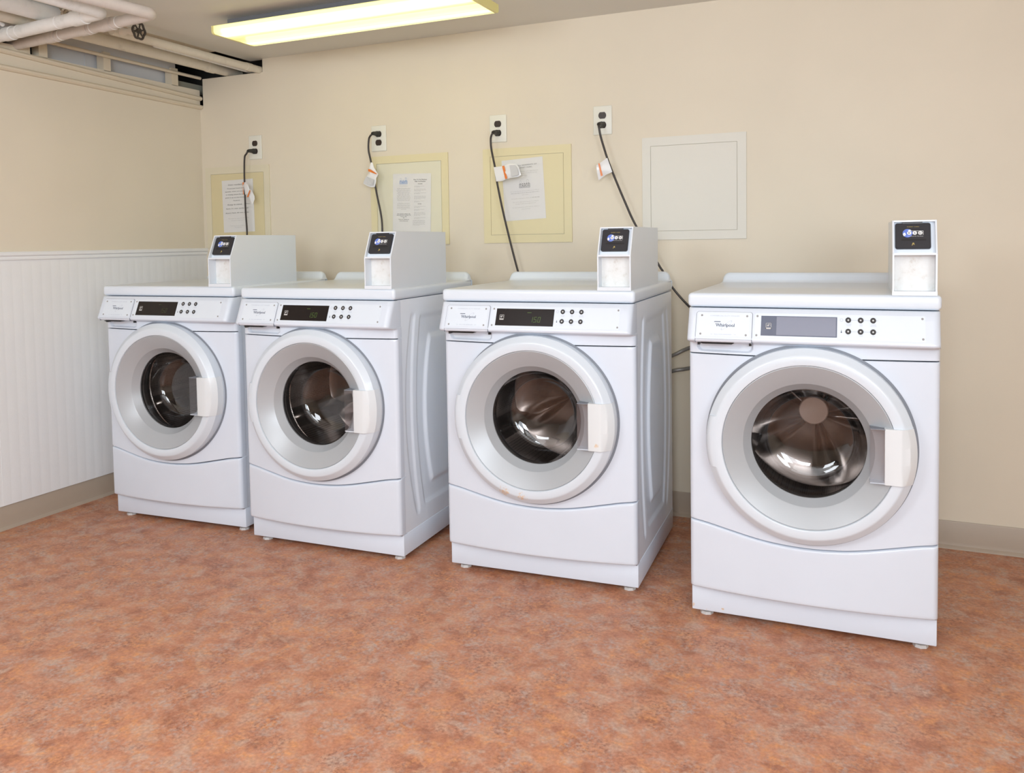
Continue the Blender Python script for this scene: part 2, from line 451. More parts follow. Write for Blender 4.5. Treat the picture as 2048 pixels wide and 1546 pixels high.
# ------------------------------------------------------------------ washing machine
W, D = .686, .644
CU, CZ = .3435, .577
def F(u):
    t = min(1., abs(2*u/W-1)); d = min(u, W-u); d = max(d, 0); r = .014
    v = -.030*(1-t*t)
    if d < r: v += r*(1-sqrt(max(0, 1-((r-d)/r)**2)))
    return v
_arc = [(0, 0), (.2, .06), (.385, .20), (.67, .62), (.9, .96), (1, 1)]
def zlow(u):
    t = min(1., abs(2*u/W-1)); 
    for (a, fa), (b, fb) in zip(_arc, _arc[1:]):
        if t <= b:
            k = (t-a)/(b-a); return .2725+.0435*(fa+(fb-fa)*k)
    return .316
_zt = [sum(zlow(W*min(1, max(0, (i+j)/120)))for j in range(-7, 8))/15 for i in range(121)]
def zl(u):
    x = max(0., min(120., u/W*120)); i = min(119, int(x)); return _zt[i]+(_zt[i+1]-_zt[i])*(x-i)
def VF(z): return -.032-.42*(.941-z)             # sloping console face
def face(off=0.):
    n = sqrt(1+.42**2)
    def P(u, z, e=0.): return (u, VF(z)-(off+e)/n, z+(off+e)*.42/n)
    return P
US = [W*(.5-.5*cos(pi*i/60)) for i in range(61)]
US = sorted(set([round(u, 5) for u in US]+[.002, .004, .007, .010, .014, W-.014, W-.010, W-.007, W-.004, W-.002]))

def patch(mb, outline, P, e0, e1, mi=0):
    """thin slab with a rounded outline lying on a face: P(u,z,e)"""
    n = len(outline)
    top = [P(a, b, e1) for a, b in outline]; bot = [P(a, b, e0) for a, b in outline]
    mb.add(top, [tuple(range(n))], mi)
    mb.grid([bot+[bot[0]], top+[top[0]]], mi)

def make_washer():
    R = thing('washing_machine', 'washer', 'washing machine', group='coin-operated washing machines in a row')
    Wm, Wc = M['white'], M['white_cool']
    # --- cabinet with embossed side panels
    mb = MB()
    ss = lambda x, w: max(0., min(1., x/w+.5))
    def sm(x, w):
        t = ss(x, w); return t*t*(3-2*t)
    def emboss(v, z):
        v = v if v < .333 else .666-v
        q = ((z-.55)/.37)**2
        zb = sm(.19*2-abs(z-.53)*1.0, .02)
        band = sm(v-(.062+.058*q), .010)*sm((.106+.040*q)-v, .010)*sm(.375-abs(z-.53), .02)
        mid = sm(v-(.146+.046*q), .010)*sm(.360-abs(z-.535), .016)
        inn = sm(v-(.206+.048*((z-.53)/.285)**2), .016)*sm(.285-abs(z-.53), .022)
        return .0045*band+.0055*mid-.012*inn*.75
    nv, nz = 110, 110
    y0, y1, z0, z1 = .013, D, .100, .968
    for sx in (1, -1):
        xx = W-.003 if sx > 0 else .003
        mb.grid([[(xx-sx*emboss(y0+(y1-y0)*j/nv, z0+(z1-z0)*i/nz), y0+(y1-y0)*j/nv, z0+(z1-z0)*i/nz) for j in range(nv+1)] for i in range(nz+1)])
    mb.add([(.003, D, z0), (W-.003, D, z0), (W-.003, D, z1), (.003, D, z1)], [(0, 1, 2, 3)])
    mb.add([(.003, y0, z0), (W-.003, y0, z0), (W-.003, D, z0), (.003, D, z0)], [(0, 1, 2, 3)])
    mb.add([(.003, y0, z1), (W-.003, y0, z1), (W-.003, D, z1), (.003, D, z1)], [(0, 1, 2, 3)])
    mb.build('cabinet', M['cabinet'], R, sharp=40)
    # --- plinth
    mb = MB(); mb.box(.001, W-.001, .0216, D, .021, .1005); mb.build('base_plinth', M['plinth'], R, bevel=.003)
    # --- feet
    for fx, fy in ((.040, .060), (W-.040, .060), (.040, D-.05), (W-.040, D-.05)):
        mb = MB(); mb.cyl((fx, fy, 0), (fx, fy, .009), .021, .019, 8); mb.cyl((fx, fy, .009), (fx, fy, .03), .010, None, 12)
        mb.build('levelling_foot', M['foot'], R)
    # --- upper front panel around the door opening
    mb = MB(); top = .8265
    def outer(th):
        c, s = cos(th), sin(th); t = 9
        if c > 1e-9: t = min(t, (W-CU)/c)
        if c < -1e-9: t = min(t, -CU/c)
        if s > 1e-9: t = min(t, (top-CZ)/s)
        lo = .1
        if s < 0:
            a, b = .2, t
            for _ in range(40):
                m_ = (a+b)/2; u = CU+m_*c
                if CZ+m_*s < zl(max(0, min(W, u)))+.0025: b = m_
                else: a = m_
            t = b
        return t
    ths = [2*pi*i/300 for i in range(300)]+[math.atan2(top-CZ, W-CU), math.atan2(top-CZ, -CU), math.atan2(zl(0)+.0025-CZ, -CU) % (2*pi), math.atan2(zl(W)+.0025-CZ, W-CU) % (2*pi)]
    ths = sorted(set(ths)); rows = []
    R0 = .243
    for k in range(27):
        row = []
        for th in ths:
            t1 = outer(th); kk = k/26; kk = 1-(1-kk)**2.2
            t = R0+(t1-R0)*kk; u = min(W, max(0, CU+t*cos(th))); row.append((u, F(u), CZ+t*sin(th)))
        rows.append(row)
    ins = [[(p[0], p[1]+.03, p[2]) for p in rows[0]]]; outs = [[(p[0], p[1]+.02, p[2]) for p in rows[-1]]]
    mb.grid(ins+rows+outs, close_u=True)
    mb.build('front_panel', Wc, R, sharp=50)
    # --- lower access panel
    mb = MB(); rows = []
    zb = .1035
    for k in range(17):
        row = []
        for u in US:
            zt = zl(u)-.0025
            kk = k/16
            z = zb+(zt-zb)*kk; v = F(u)
            for zz in (z-zb, zt-z):
                if zz < .007: v += .007*(1-sqrt(max(0, 1-((.007-zz)/.007)**2)))
            row.append((u, v, z))
        rows.append(row)
    for k in (1, 2, 3):
        zz = .0017*k
        row = []; row2 = []
        for u in US:
            zt = zl(u)-.0025
            v = .007*(1-sqrt(max(0, 1-((.007-zz)/.007)**2)))
            row.append((u, F(u)+v, zb+zz)); row2.append((u, F(u)+v, zt-zz))
        rows.insert(k, row); rows.insert(len(rows)-1, row2) if k == 1 else rows.insert(len(rows)-1-(k-1), row2)
    first = [(p[0], max(p[1], 0)+.03, p[2]) for p in rows[0]]; last = [(p[0], max(p[1], 0)+.03, p[2]) for p in rows[-1]]
    mb.grid([first]+rows+[last])
    for e in (0, -1):
        mb.grid([[r[e] for r in rows], [(r[e][0], r[e][1]+.02, r[e][2]) for r in rows]])
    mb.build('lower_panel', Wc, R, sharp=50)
    # --- control panel (console) with the drawer recess pressed into its lower fascia
    mb = MB(); rows = []
    us = [i*.0035 for i in range(197)]; us = [u for u in us if u < W]+[W]
    us = sorted(set([round(u, 5) for u in us]+[.001, .002, .005, W-.001, W-.002, W-.005]))
    def endr(u, r=.020):
        d = max(0, min(u-.002, W-.002-u)); return r*(1-sqrt(max(0, 1-((r-d)/r)**2))) if d < r else 0
    prof = [(.967, VF(.967)+.03, 1), (.967, VF(.967)+.002, 1), (.9655, VF(.9655), 1), (.94, VF(.94), 1), (.91, VF(.91), 1), (.888, VF(.888), 1), (.882, VF(.882)-.0002, 1),
            (.878, -.0580, 1), (.8745, -.0570, 1), (.872, -.0545, 1), (.870, -.0505, 1), (.868, -.042, .5)]
    for z, v, k in prof:
        rows.append([(min(max(u, .002), W-.002) if k == 1 else u, v+endr(u)*(1 if k == 1 else .8), z) for u in us])
    zs = [.8655-.002*i for i in range(18)]+[.8305]
    def recess(u, z):
        # rounded pocket under the drawer
        cx, cz, hx, hz, r = .1085, .858, .0815, .0205, .016
        qx, qz = abs(u-cx)-hx+r, abs(z-cz)-hz+r
        d = sqrt(max(qx, 0)**2+max(qz, 0)**2)+min(max(qx, qz), 0)-r
        return .012*sm(-d, .006)
    for z in zs:
        rows.append([(u, F(u)+recess(u, z)-(.006*max(0, (z-.8625)/.003)), z) for u in us])
    rows.append([(u, F(u)+.02, .8305) for u in us])
    mb.grid(rows)
    for e in (0, -1):
        mb.grid([[r[e] for r in rows], [(r[e][0], .035, r[e][2]) for r in rows]])
    cp = mb.build('control_panel', Wc, R, sharp=45)
    # --- recess liner, dark slot
    mb = MB()
    ol = rrect(.031, .186, .840, .866, .014)
    mb.poly([(u, F(u)+.0112, z) for u, z in ol]); mb.build('drawer_recess', M['recess'], R, smooth=False)
    mb = MB()
    mb.prism([(.043, .8665), (.140, .8665), (.134, .8635), (.050, .8635)], 'xz', -.052, -.030)
    mb.box(.031, .037, -.03, -.010, .8575, .866); mb.box(.181, .187, -.03, -.018, .8575, .866)
    mb.build('drawer_slot', M['dark'], R, smooth=False)
    # --- detergent drawer front
    P = face()
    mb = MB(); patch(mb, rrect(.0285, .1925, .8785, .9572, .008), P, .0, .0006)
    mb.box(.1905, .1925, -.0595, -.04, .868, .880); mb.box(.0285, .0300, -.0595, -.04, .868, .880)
    mb.build('drawer_gap_shade', M['gap'], R, smooth=False)  # dark backing slab painted in as the shadow round the drawer front
    mb = MB()
    ol = [(.0300, .8785)]+[p for p in reversed(rrect(.0300, .191, .86, .956, .007)) if p[1] > .9]+[(.191, .8785)]
    patch(mb, ol, P, -.001, .0022)
    lip = [(.8785, VF(.8785)-.0020), (.8755, -.0598), (.8725, -.0586), (.8700, -.0555), (.8682, -.0500), (.8682, -.036)]
    mb.grid([[(.0300, v, z), (.191, v, z)] for z, v in lip])
    dr = mb.build('detergent_drawer', Wc, R, sharp=50)
    mb = MB(); patch(mb, rrect(.036, .185, .8865, .9515, .003), P, .002, .0027); mb.build('label_plate', M['white'], dr, smooth=False)
    lp = face(.0029)
    mb = MB()
    put_text(mb, 'COMMERCIAL DUTY WASHER', lp, .1125, .9432, .0030, .085); put_text(mb, 'PULL FOR DISPENSER', lp, .1095, .8905, .0026, .050)
    for cx in (.0765, .1440):
        mb.poly([lp(cx-.003, .8928), lp(cx, .8908), lp(cx+.003, .8928), lp(cx+.003, .8934), lp(cx, .8916), lp(cx-.003, .8934)])
    # swirl ring round the name
    ring = []
    for j in range(49):
        a = 2*pi*j/48; ring.append((cos(a), sin(a)))
    for rr0, rr1 in ((1, 1.03),):
        def E(p, k):
            x, y = p[0]*.0045*k, p[1]*.0185*k
            ca, sa = cos(-.86), sin(-.86)
            return lp(.1185+x*ca-y*sa, .9180+x*sa+y*ca)
        mb.grid([[E(p, 1) for p in ring], [E(p, 1.07) for p in ring]])
    mb.build('printed_text', M['ink_grey'], dr, smooth=False)
    mb = MB(); put_text(mb, 'Whirlpool', lp, .1145, .9140, .0088, .054, bold=.00022, res=3)
    # small serifs and the banner above the name
    mb.poly([lp(.0815, .9268), lp(.0825, .9282), lp(.0840, .9288), lp(.1005, .9288), lp(.1015, .9278), lp(.1005, .9268)])
    mb.poly([lp(.0858, .9229), lp(.0950, .9229), lp(.0950, .9222), lp(.0858, .9222)])
    for a in (.0985, .1042, .1077, .1118, .1186, .1392):
        mb.poly([lp(a-.0015, .9140), lp(a+.0019, .9140), lp(a+.0019, .9146), lp(a-.0015, .9146)])
    mb.build('name_lettering', M['ink_navy'], dr, smooth=False)
    # --- overlay plate, screws
    mb = MB(); patch(mb, rrect(.199, .6455, .886, .9545, .003), P, -.0005, .0008); mb.build('overlay_plate', M['white'], R, smooth=False)
    def screw(u, z, e, par):
        mb = MB(); c = [(.0031*cos(2*pi*i/12), .0031*sin(2*pi*i/12)) for i in range(12)]
        Q = face(e)
        mb.grid([[Q(u+a, z+b, 0) for a, b in c]+[Q(u+c[0][0], z+c[0][1], 0)], [Q(u+a*.8, z+b*.8, .0013) for a, b in c]+[Q(u+c[0][0]*.8, z+c[0][1]*.8, .0013)]])
        mb.poly([Q(u+a*.8, z+b*.8, .0013) for a, b in c]); mb.build('screw', M['screw'], par)
    for u, z in ((.0455, .9455), (.1765, .9450), (.0440, .8925), (.1750, .8915)): screw(u, z, .0027, dr)
    for u, z in ((.2055, .9465), (.2045, .8930), (.6385, .9475), (.6395, .8945)): screw(u, z, .0008, R)
    # --- display
    mb = MB(); patch(mb, [(.2165, .8925), (.4225, .8925), (.4225, .9475), (.2165, .9475)], P, .0005, .0016)
    dp = mb.build('display_window', M['display'], R, smooth=False)
    mb = MB(); patch(mb, [(.2595, .8950), (.4195, .8950), (.4195, .9455), (.2595, .9455)], P, .0015, .0019)
    mb.build('display_screen', M['display'], dp, smooth=False)
    mb = MB(); Q = face(.0020)
    a0, a1, b0, b1 = .2300, .2455, .9105, .9275
    for (p, q, r_, s_) in ((a0, a1, b1-.0012, b1), (a0, a1, b0, b0+.0045), (a0, a0+.0012, b0, b1), (a1-.0012, a1, b0, b1)):
        mb.poly([Q(p, r_), Q(q, r_), Q(q, s_), Q(p, s_)])
    st = [(.2365+(.0042 if i % 2 == 0 else .0018)*cos(pi/2+pi*i/5), .9208+(.0042 if i % 2 == 0 else .0018)*sin(pi/2+pi*i/5)) for i in range(10)]
    mb.poly([Q(*p) for p in st])
    arc = [(cos(pi*(.95-.8*i/10)), sin(pi*(.95-.8*i/10))) for i in range(11)]
    mb.grid([[Q(.2385+.0055*c, .9175+.0072*s) for c, s in arc], [Q(.2385+.0047*c, .9175+.0062*s) for c, s in arc]])
    mb.build('rating_emblem', M['ink_faint'], dp, smooth=False)
    # --- buttons and their printed markings
    cols, rws = (.4515, .4835, .5155), (.9402, .9095)
    for z in rws:
        for u in cols:
            mb = MB(); prof = [(.0074, .0008), (.0074, .0024), (.0064, .0034), (.0034, .0034), (.0024, .0020)]
            Q = face(0)
            rows = [[Q(u+r*cos(2*pi*i/20), z+r*sin(2*pi*i/20), e) for i in range(20)] for r, e in prof]
            mb.grid(rows, close_u=True)
            bt = mb.build('push_button', M['button'], R)
            mb = MB(); mb.poly([Q(u+.0024*cos(2*pi*i/12), z+.0024*sin(2*pi*i/12), .0022) for i in range(12)]); mb.build('button_centre', M['button_dot'], bt, smooth=False)
    mb = MB(); Q = face(.0011)
    for z in rws: mb.poly([Q(.4415, z-.0004), Q(.5285, z-.0004), Q(.5285, z+.0004), Q(.4415, z+.0004)])
    for t, u, z in (('COTTON', .4525, .9278), ('WHITES', .4525, .9243), ('PERM', .4845, .9278), ('PRESS', .4845, .9243), ('COLORS', .5165, .9278), ('DELICATES', .5165, .9243),
                    ('HOT', .4525, .8978), ('WARM', .4845, .8978), ('COLD', .5165, .8978)):
        put_text(mb, t, Q, u, z, .0022)
    oc = [(.4338+.0042*cos(2*pi*i/16), .9402+.0042*sin(2*pi*i/16)) for i in range(17)]; oi = [(.4338+(p[0]-.4338)*.82, .9402+(p[1]-.9402)*.82) for p in oc]
    mb.grid([[Q(*p) for p in oc], [Q(*p) for p in oi]])
    mb.build('printed_markings', M['ink_grey'], R, smooth=False)
    mb = MB(); mb.poly([Q(.4332, .9090), Q(.4344, .9090), Q(.4344, .9135), Q(.4332, .9135)]); mb.poly([Q(.4338+.0018*cos(i*pi/5), .9075+.0020*sin(i*pi/5)) for i in range(10)])
    mb.build('thermometer_symbol', M['ink_navy'], R, smooth=False)
    # --- lid with backguard
    mb = MB(); mb.box(-.0015, W+.0015, -.012, D, .9695, 1.0115)
    mb.build('top_lid', Wm, R, bevel=.012, bseg=5, sharp=60)
    mb = MB()
    gx = []
    for j in range(13):
        a = pi/2*j/12; gx.append((.006+.030*(1-sin(a))*.9, 1.0115+.035*(1-cos(a)) if 0 else 0))
    ol = [(.000, 1.008), (.003, 1.014)]+[(.030-.024*cos(pi/2*j/8), 1.0215+.025*sin(pi/2*j/8)) for j in range(9)]
    ol = ol+[(W-p[0], p[1]) for p in reversed(ol)]
    rows = [[(.343+(u-.343)*1.0, .590, min(z, 1.0095)) for u, z in ol]]
    for y, k in ((.606, .10), (.616, .35), (.622, .72), (.627, .93), (.632, 1.), (.642, 1.), (.648, .93), (.650, .8)):
        rows.append([(u, y, 1.0095+(max(z, 1.0095)-1.0095)*k) for u, z in ol])
    rows.append([(u, .650, .985) for u, z in ol])
    mb.grid(rows); mb.build('backguard', Wm, R, sharp=60)
    # --- door
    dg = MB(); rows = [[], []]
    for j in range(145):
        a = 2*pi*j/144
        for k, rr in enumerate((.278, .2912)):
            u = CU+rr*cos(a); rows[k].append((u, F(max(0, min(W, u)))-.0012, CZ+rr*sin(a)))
    dg.grid(rows); dg.build('door_gap_shade', M['gap'], R)  # dark ring painted in for the shadow around the door
    mb = MB()
    mb.lathe_y(CU, CZ, [(.2835, .01), (.2838, -.048), (.2828, -.0530), (.2670, -.0678), (.2650, -.0695), (.2625, -.0712), (.2590, -.0722), (.2400, -.0720), (.2368, -.0710), (.2352, -.0680), (.2352, -.055)], 144)
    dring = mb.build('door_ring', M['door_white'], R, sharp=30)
    # grey funnel, cut away behind the handle
    HB0, HB1, HU = .4965, .6485, .507
    bm = bmesh.new()
    prof = [(.2345, -.058), (.2345, -.0672), (.2325, -.0680), (.2310, -.0672), (.1815, -.0395), (.1790, -.0375), (.1590, -.0105), (.1590, -.004)]
    seg = 144; vs = [[bm.verts.new((CU+r*cos(2*pi*j/seg), y, CZ+r*sin(2*pi*j/seg))) for j in range(seg)] for r, y in prof]
    for i in range(len(prof)-1):
        for j in range(seg): bm.faces.new((vs[i][j], vs[i][(j+1) % seg], vs[i+1][(j+1) % seg], vs[i+1][j]))
    bmesh.ops.recalc_face_normals(bm, faces=bm.faces)
    me = bpy.data.meshes.new('door_funnel'); bm.to_mesh(me); bm.free(); me.materials.append(M['silver']); me.shade_smooth(); me.set_sharp_from_angle(angle=radians(14))
    o = bpy.data.objects.new('door_funnel', me); COL.objects.link(o); o.parent = R
    # clear hand guard beside the handle
    mb = MB(); PU = .5065
    mb.add([(PU+.003, -.079, HB0), (.549, -.079, HB0), (.549, -.079, HB1), (PU+.003, -.079, HB1)], [(0, 1, 2, 3)])
    mb.add([(PU, -.014, HB0), (PU+.003, -.079, HB0), (PU+.003, -.079, HB1), (PU, -.014, HB1)], [(0, 1, 2, 3)])
    mb.build('hand_guard', M['clear'], R, smooth=False)
    mb = MB(); mb.prism([(PU, -.014), (PU+.003, -.079), (.549, -.079), (.549, -.020)], 'xy', HB0, HB0+.0035); mb.build('guard_shelf', M['recess'], R, smooth=False)
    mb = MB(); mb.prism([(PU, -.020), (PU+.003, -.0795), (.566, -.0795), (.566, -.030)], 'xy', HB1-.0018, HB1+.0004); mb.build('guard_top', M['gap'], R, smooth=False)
    # grip
    mb = MB()
    ro, rows = .2842, []
    zz = [HB0-.001+(HB1-HB0+.002)*i/14 for i in range(15)]
    for z in zz:
        h = sqrt(ro*ro-(z-CZ)**2); hi = max(.2525, sqrt(.2665**2-(z-CZ)**2))
        xo = CU+h
        xb = CU+hi; rows.append([(.5460, -.040, z), (.5450, -.0760, z), (.5465, -.0790, z), (.5495, -.0805, z), (.5860, -.0815, z), (.5900, -.0808, z), (.5925, -.0790, z), (xb, -.0742, z), (xb+.004, -.0700, z), (xo+.0006, -.0530, z), (xo+.0006, -.020, z)])
    mb.grid(rows); mb.poly(rows[0]); mb.poly(rows[-1])
    mb.build('door_handle', M['handle'], R, sharp=30)
    # hinge cover on the left
    mb = MB()
    rows = []
    for i in range(13):
        z = .502+.15*i/12; h = sqrt(.2835**2-(z-CZ)**2); x = CU-h; e = .010 if 0 < i < 12 else .004
        e *= .1; rows.append([(x+.024, -.0723, z), (x+.015, -.0712, z), (x+.0065, -.0655, z), (x-.0003, -.0535, z), (x-.0003, -.002, z)])
    mb.grid(rows); mb.poly(rows[0]); mb.poly(rows[-1]); mb.build('hinge_cover', M['door_white'], R, sharp=40)
    # glass bowl
    mb = MB(); mb.lathe_y(CU, CZ, [(.1585, -.0095), (.1560, .002), (.1500, .030), (.1390, .062), (.1280, .080), (.1160, .089), (.1120, .0895), (.1080, .093), (.0800, .099), (.0400, .102), (.0005, .103)], 96)
    mb.build('door_glass', M['glass'], R, sharp=60)
    # gasket and drum
    mb = MB(); mb.lathe_y(CU, CZ, [(.2430, -.002), (.2430, .020), (.1640, .006), (.1600, .012), (.1620, .030), (.1850, .048), (.1900, .070), (.2100, .078)], 72)
    mb.build('door_gasket', M['rubber'], R)
    mb = MB(); prof = [(.1950, .082), (.2000, .078), (.2200, .086), (.2420, .110), (.2450, .125), (.2450, .420)]
    mb.lathe_y(CU, CZ, prof, 96)
    dm = mb.build('drum', M['drum'], R, sharp=50)
    mb = MB(); rows = []
    for r in (.2450, .2380, .2000, .1600, .1200, .0800, .0400, .0005):
        rows.append([(CU+r*cos(2*pi*j/72), .420+.030*sin(pi*min(1, r/.245))**.8-.026*(max(0, cos(5*2*pi*j/72+.4))**3)*sin(pi*min(1, r/.245)), CZ+r*sin(2*pi*j/72)) for j in range(72)])
    mb.grid(rows, close_u=True); mb.build('drum_back', M['back_steel'], dm, sharp=80)
    for a in (radians(205), radians(325), radians(85)):
        mb = MB(); rows = []
        for y in (.115, .135, .27, .40, .425):
            k = .35 if y in (.115, .425) else 1.
            row = []
            for da, rr in ((-.17, .2448), (-.11, .2448-.018*k), (-.055, .2448-.045*k), (0, .2448-.056*k), (.055, .2448-.045*k), (.11, .2448-.018*k), (.17, .2448)):
                row.append((CU+rr*cos(a+da), y, CZ+rr*sin(a+da)))
            rows.append(row)
        mb.grid(rows); mb.build('drum_baffle', M['steel'], dm, sharp=60)
    # --- coin box on the lid
    X0, X1, YB, ZB, ZT, ZS = .5640, .6755, .4240, 1.0105, 1.2170, 1.1240
    th = .0042
    side = [(-.011, ZB), (-.011, ZS), (.031, ZT), (YB, ZT), (YB, ZB)]
    mb = MB()
    mb.prism(side, 'yz', X0, X0+th); mb.prism(side, 'yz', X1-th, X1)
    mb.box(X0+th, X1-th, .031, YB, ZT-th, ZT); mb.box(X0+th, X1-th, YB-th, YB, ZB, ZT-th)
    mb.box(X0+th, X1-th, -.0105, YB, ZB, ZB+.011)
    mb.box(X0+th, X1-th, -.0108, .06, ZS-.003, ZS+.003)
    mb.box(X0-.0005, X1+.0005, -.0118, -.0095, ZB-.001, ZB+.011)
    cb = mb.build('coin_box', M['coin_white'], R, smooth=False)
    # slanted plate carrying the coin slide
    dy, dz = .042, .093; ln = sqrt(dy*dy+dz*dz); ty, tz = dy/ln, dz/ln; ny, nz_ = -tz, ty
    def SP(u, s, e=0.):   # s = distance up the slope from the shelf, e = outwards
        return (u, -.011+.016+ty*s+ny*e, ZS+tz*s+nz_*e)
    mb = MB(); mb.poly([SP(X0+th, .0), SP(X1-th, .0), SP(X1-th, ln), SP(X0+th, ln)])
    mb.build('slide_plate', M['coin_plate'], cb, smooth=False)
    mb = MB(); mb.add([(X0+th, .030, ZB+.011), (X1-th, .030, ZB+.011), (X1-th, .030, ZS-.003), (X0+th, .030, ZS-.003)], [(0, 1, 2, 3)])
    mb.build('cash_door', M['dirty'], cb, smooth=False)
    mb = MB()
    u0, u1, s0, s1 = .5715, .6605, .0135, .0925
    ol = rrect(u0, u1, s0, s1-.002, .006); k = len(ol)
    # raised lip along the upper edge
    rows = [[SP(a, b, 0) for a, b in ol], [SP(a, b, .0065) for a, b in ol], [SP(.616+(a-.616)*.975, .053+(b-.053)*.972, .0080) for a, b in ol]]
    mb.grid(rows, close_u=True); mb.poly(rows[-1])
    mb.box(.590, .640, .0335, .0400, ZS+.0835, ZS+.0895)
    mb.build('coin_slide', M['coin_black'], cb, sharp=35)
    mb = MB()
    q = lambda a, b, e=0.: SP(a, b, .0083+e)
    mb.poly([q(.587, .0365), q(.6485, .0365), q(.6485, .0415), q(.587, .0415)]); mb.build('coin_slot', M['dark'], cb, smooth=False)
    mb = MB()
    g = [(.6025+.0125*cos(2*pi*i/28), .0590+.0128*sin(2*pi*i/28)) for i in range(28)]
    mb.poly([q(*p, .0001) for p in g]); mb.build('globe_emblem', M['globe'], cb, smooth=False)
    mb = MB()
    def blob(cx, cy, rx, ry, e=.0002, a0=0., n=14): mb.poly([q(cx+rx*cos(2*pi*i/n+a0)*(1+.25*sin(3*i)), cy+ry*sin(2*pi*i/n+a0)*(1+.2*cos(2*i)), e) for i in range(n)])
    blob(.5945, .0555, .0035, .0050); blob(.6075, .0670, .0040, .0025)
    bx0, bx1, by0, by1 = .6010, .6420, .0535, .0660
    for (a, b, c, d) in ((bx0+.008, bx1, by1-.0009, by1), (bx1-.0009, bx1, by0, by1)): mb.poly([q(a, c, .0002), q(b, c, .0002), q(b, d, .0002), q(a, d, .0002)])
    for cx in (.6068, .6205, .6342): mb.poly([q(cx+.0056*cos(2*pi*i/20), .0593+.0056*sin(2*pi*i/20), .0004) for i in range(20)])
    put_text(mb, 'The World On The Move', lambda a, b, e=0.: q(a, b, .0003+e), .6215, .0486, .0020, .040)
    mb.build('emblem_print', M['ink_white'], cb, smooth=False)
    mb = MB()
    for ch, cx in (('E', .6068), ('S', .6205), ('D', .6342)): put_text(mb, ch, lambda a, b, e=0.: q(a, b, .0006+e), cx, .0563, .0060, bold=.0002)
    mb.build('emblem_letters', M['ink_black'], cb, smooth=False)
    mb = MB(); put_text(mb, 'INSERT CARD', lambda a, b, e=0.: q(a, b, .0001+e), .6165, .0772, .0024, .030)
    mb.build('gold_lettering', M['ink_gold'], cb, smooth=False); mb = MB()
    mb.poly([q(.6125, .0215), q(.6150, .0300), q(.6185, .0300), q(.6195, .0240), q(.6175, .0235), q(.6165, .0275), q(.6150, .0240), q(.6140, .0215)])
    mb.build('hand_symbol', M['ink_gold'], cb, smooth=False)
    return R

def find(root, name):
    for ch in root.children_recursive:
        if ch.name.split('.')[0] == name: return ch
def remat(o, m):
    o.material_slots[0].link = 'OBJECT'; o.material_slots[0].material = m

poses = [(.3117, -.9007, .0526), (1.0828, -.9199, .0308), (1.9553, -.8826, .0444), (2.8328, -.9366, .0150)]
proto = make_washer()
wash = [proto]+[copy_tree(proto) for _ in range(3)]
LAB = ['white front-loading coin washer standing against the white beadboard wall in the corner',
       'white front-loading coin washer under the double-column notice, its lit display reading 150',
       'white front-loading coin washer with rust scratches on its door handle and door ring',
       'white front-loading coin washer with a blank display painted grey with reflection, standing alone under the pale access panel']
for w, (x, y, a), l in zip(wash, poses, LAB):
    w.location = (x, y, 0); w.rotation_euler = (0, 0, a); w['label'] = l
# digits on three of the displays
def digits(w, mat):
    mb = MB(); Q = face(.0021)
    segs = {'1': 'bc', '5': 'afgcd', '0': 'abcdef'}
    def seg7(ch, x, z, wd, h, t):
        S = {'a': (0, wd, h-t, h), 'd': (0, wd, 0, t), 'g': (0, wd, h/2-t/2, h/2+t/2), 'b': (wd-t, wd, h/2, h), 'c': (wd-t, wd, 0, h/2), 'f': (0, t, h/2, h), 'e': (0, t, 0, h/2)}
        for s in segs[ch]:
            a, b, c, d = S[s]; sh = .12
            mb.poly([Q(x+a+c*sh, z+c), Q(x+b+c*sh, z+c), Q(x+b+d*sh, z+d), Q(x+a+d*sh, z+d)])
    for ch, x in (('1', .3395), ('5', .3530), ('0', .3665)): seg7(ch, x, .9045, .0090, .0170, .0013)
    mb.poly([Q(.3525, .9035), Q(.3540, .9035), Q(.3540, .9050), Q(.3525, .9050)])
    mb.poly([Q(.3280, .9345), Q(.3430, .9345), Q(.3430, .9360), Q(.3280, .9360)])
    mb.build('display_digits', mat, find(w, 'display_window'), smooth=False)
digits(wash[0], M['led_dim']); digits(wash[1], M['led']); digits(wash[2], M['led'])
remat(find(wash[3], 'display_window'), M['display_reflect']); remat(find(wash[3], 'display_screen'), M['screen_reflect'])
remat(find(wash[2], 'door_ring'), M['door_white_rust']); remat(find(wash[2], 'door_handle'), M['handle_rust'])
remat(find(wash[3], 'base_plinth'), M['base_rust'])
hub = MB(); hub.lathe_y(CU-.006, CZ+.016, [(.047, .440), (.047, .400), (.044, .396), (.0005, .395)], 40)
hub.build('drum_hub', M['hub'], find(wash[3], 'drum'))
find(wash[3], 'display_window')['label'] = 'blank display window, grey reflection painted in'
find(wash[3], 'base_plinth')['label'] = 'white plinth with rust spots near its corner'
find(wash[2], 'door_handle')['label'] = 'white door handle with rusty scratches'

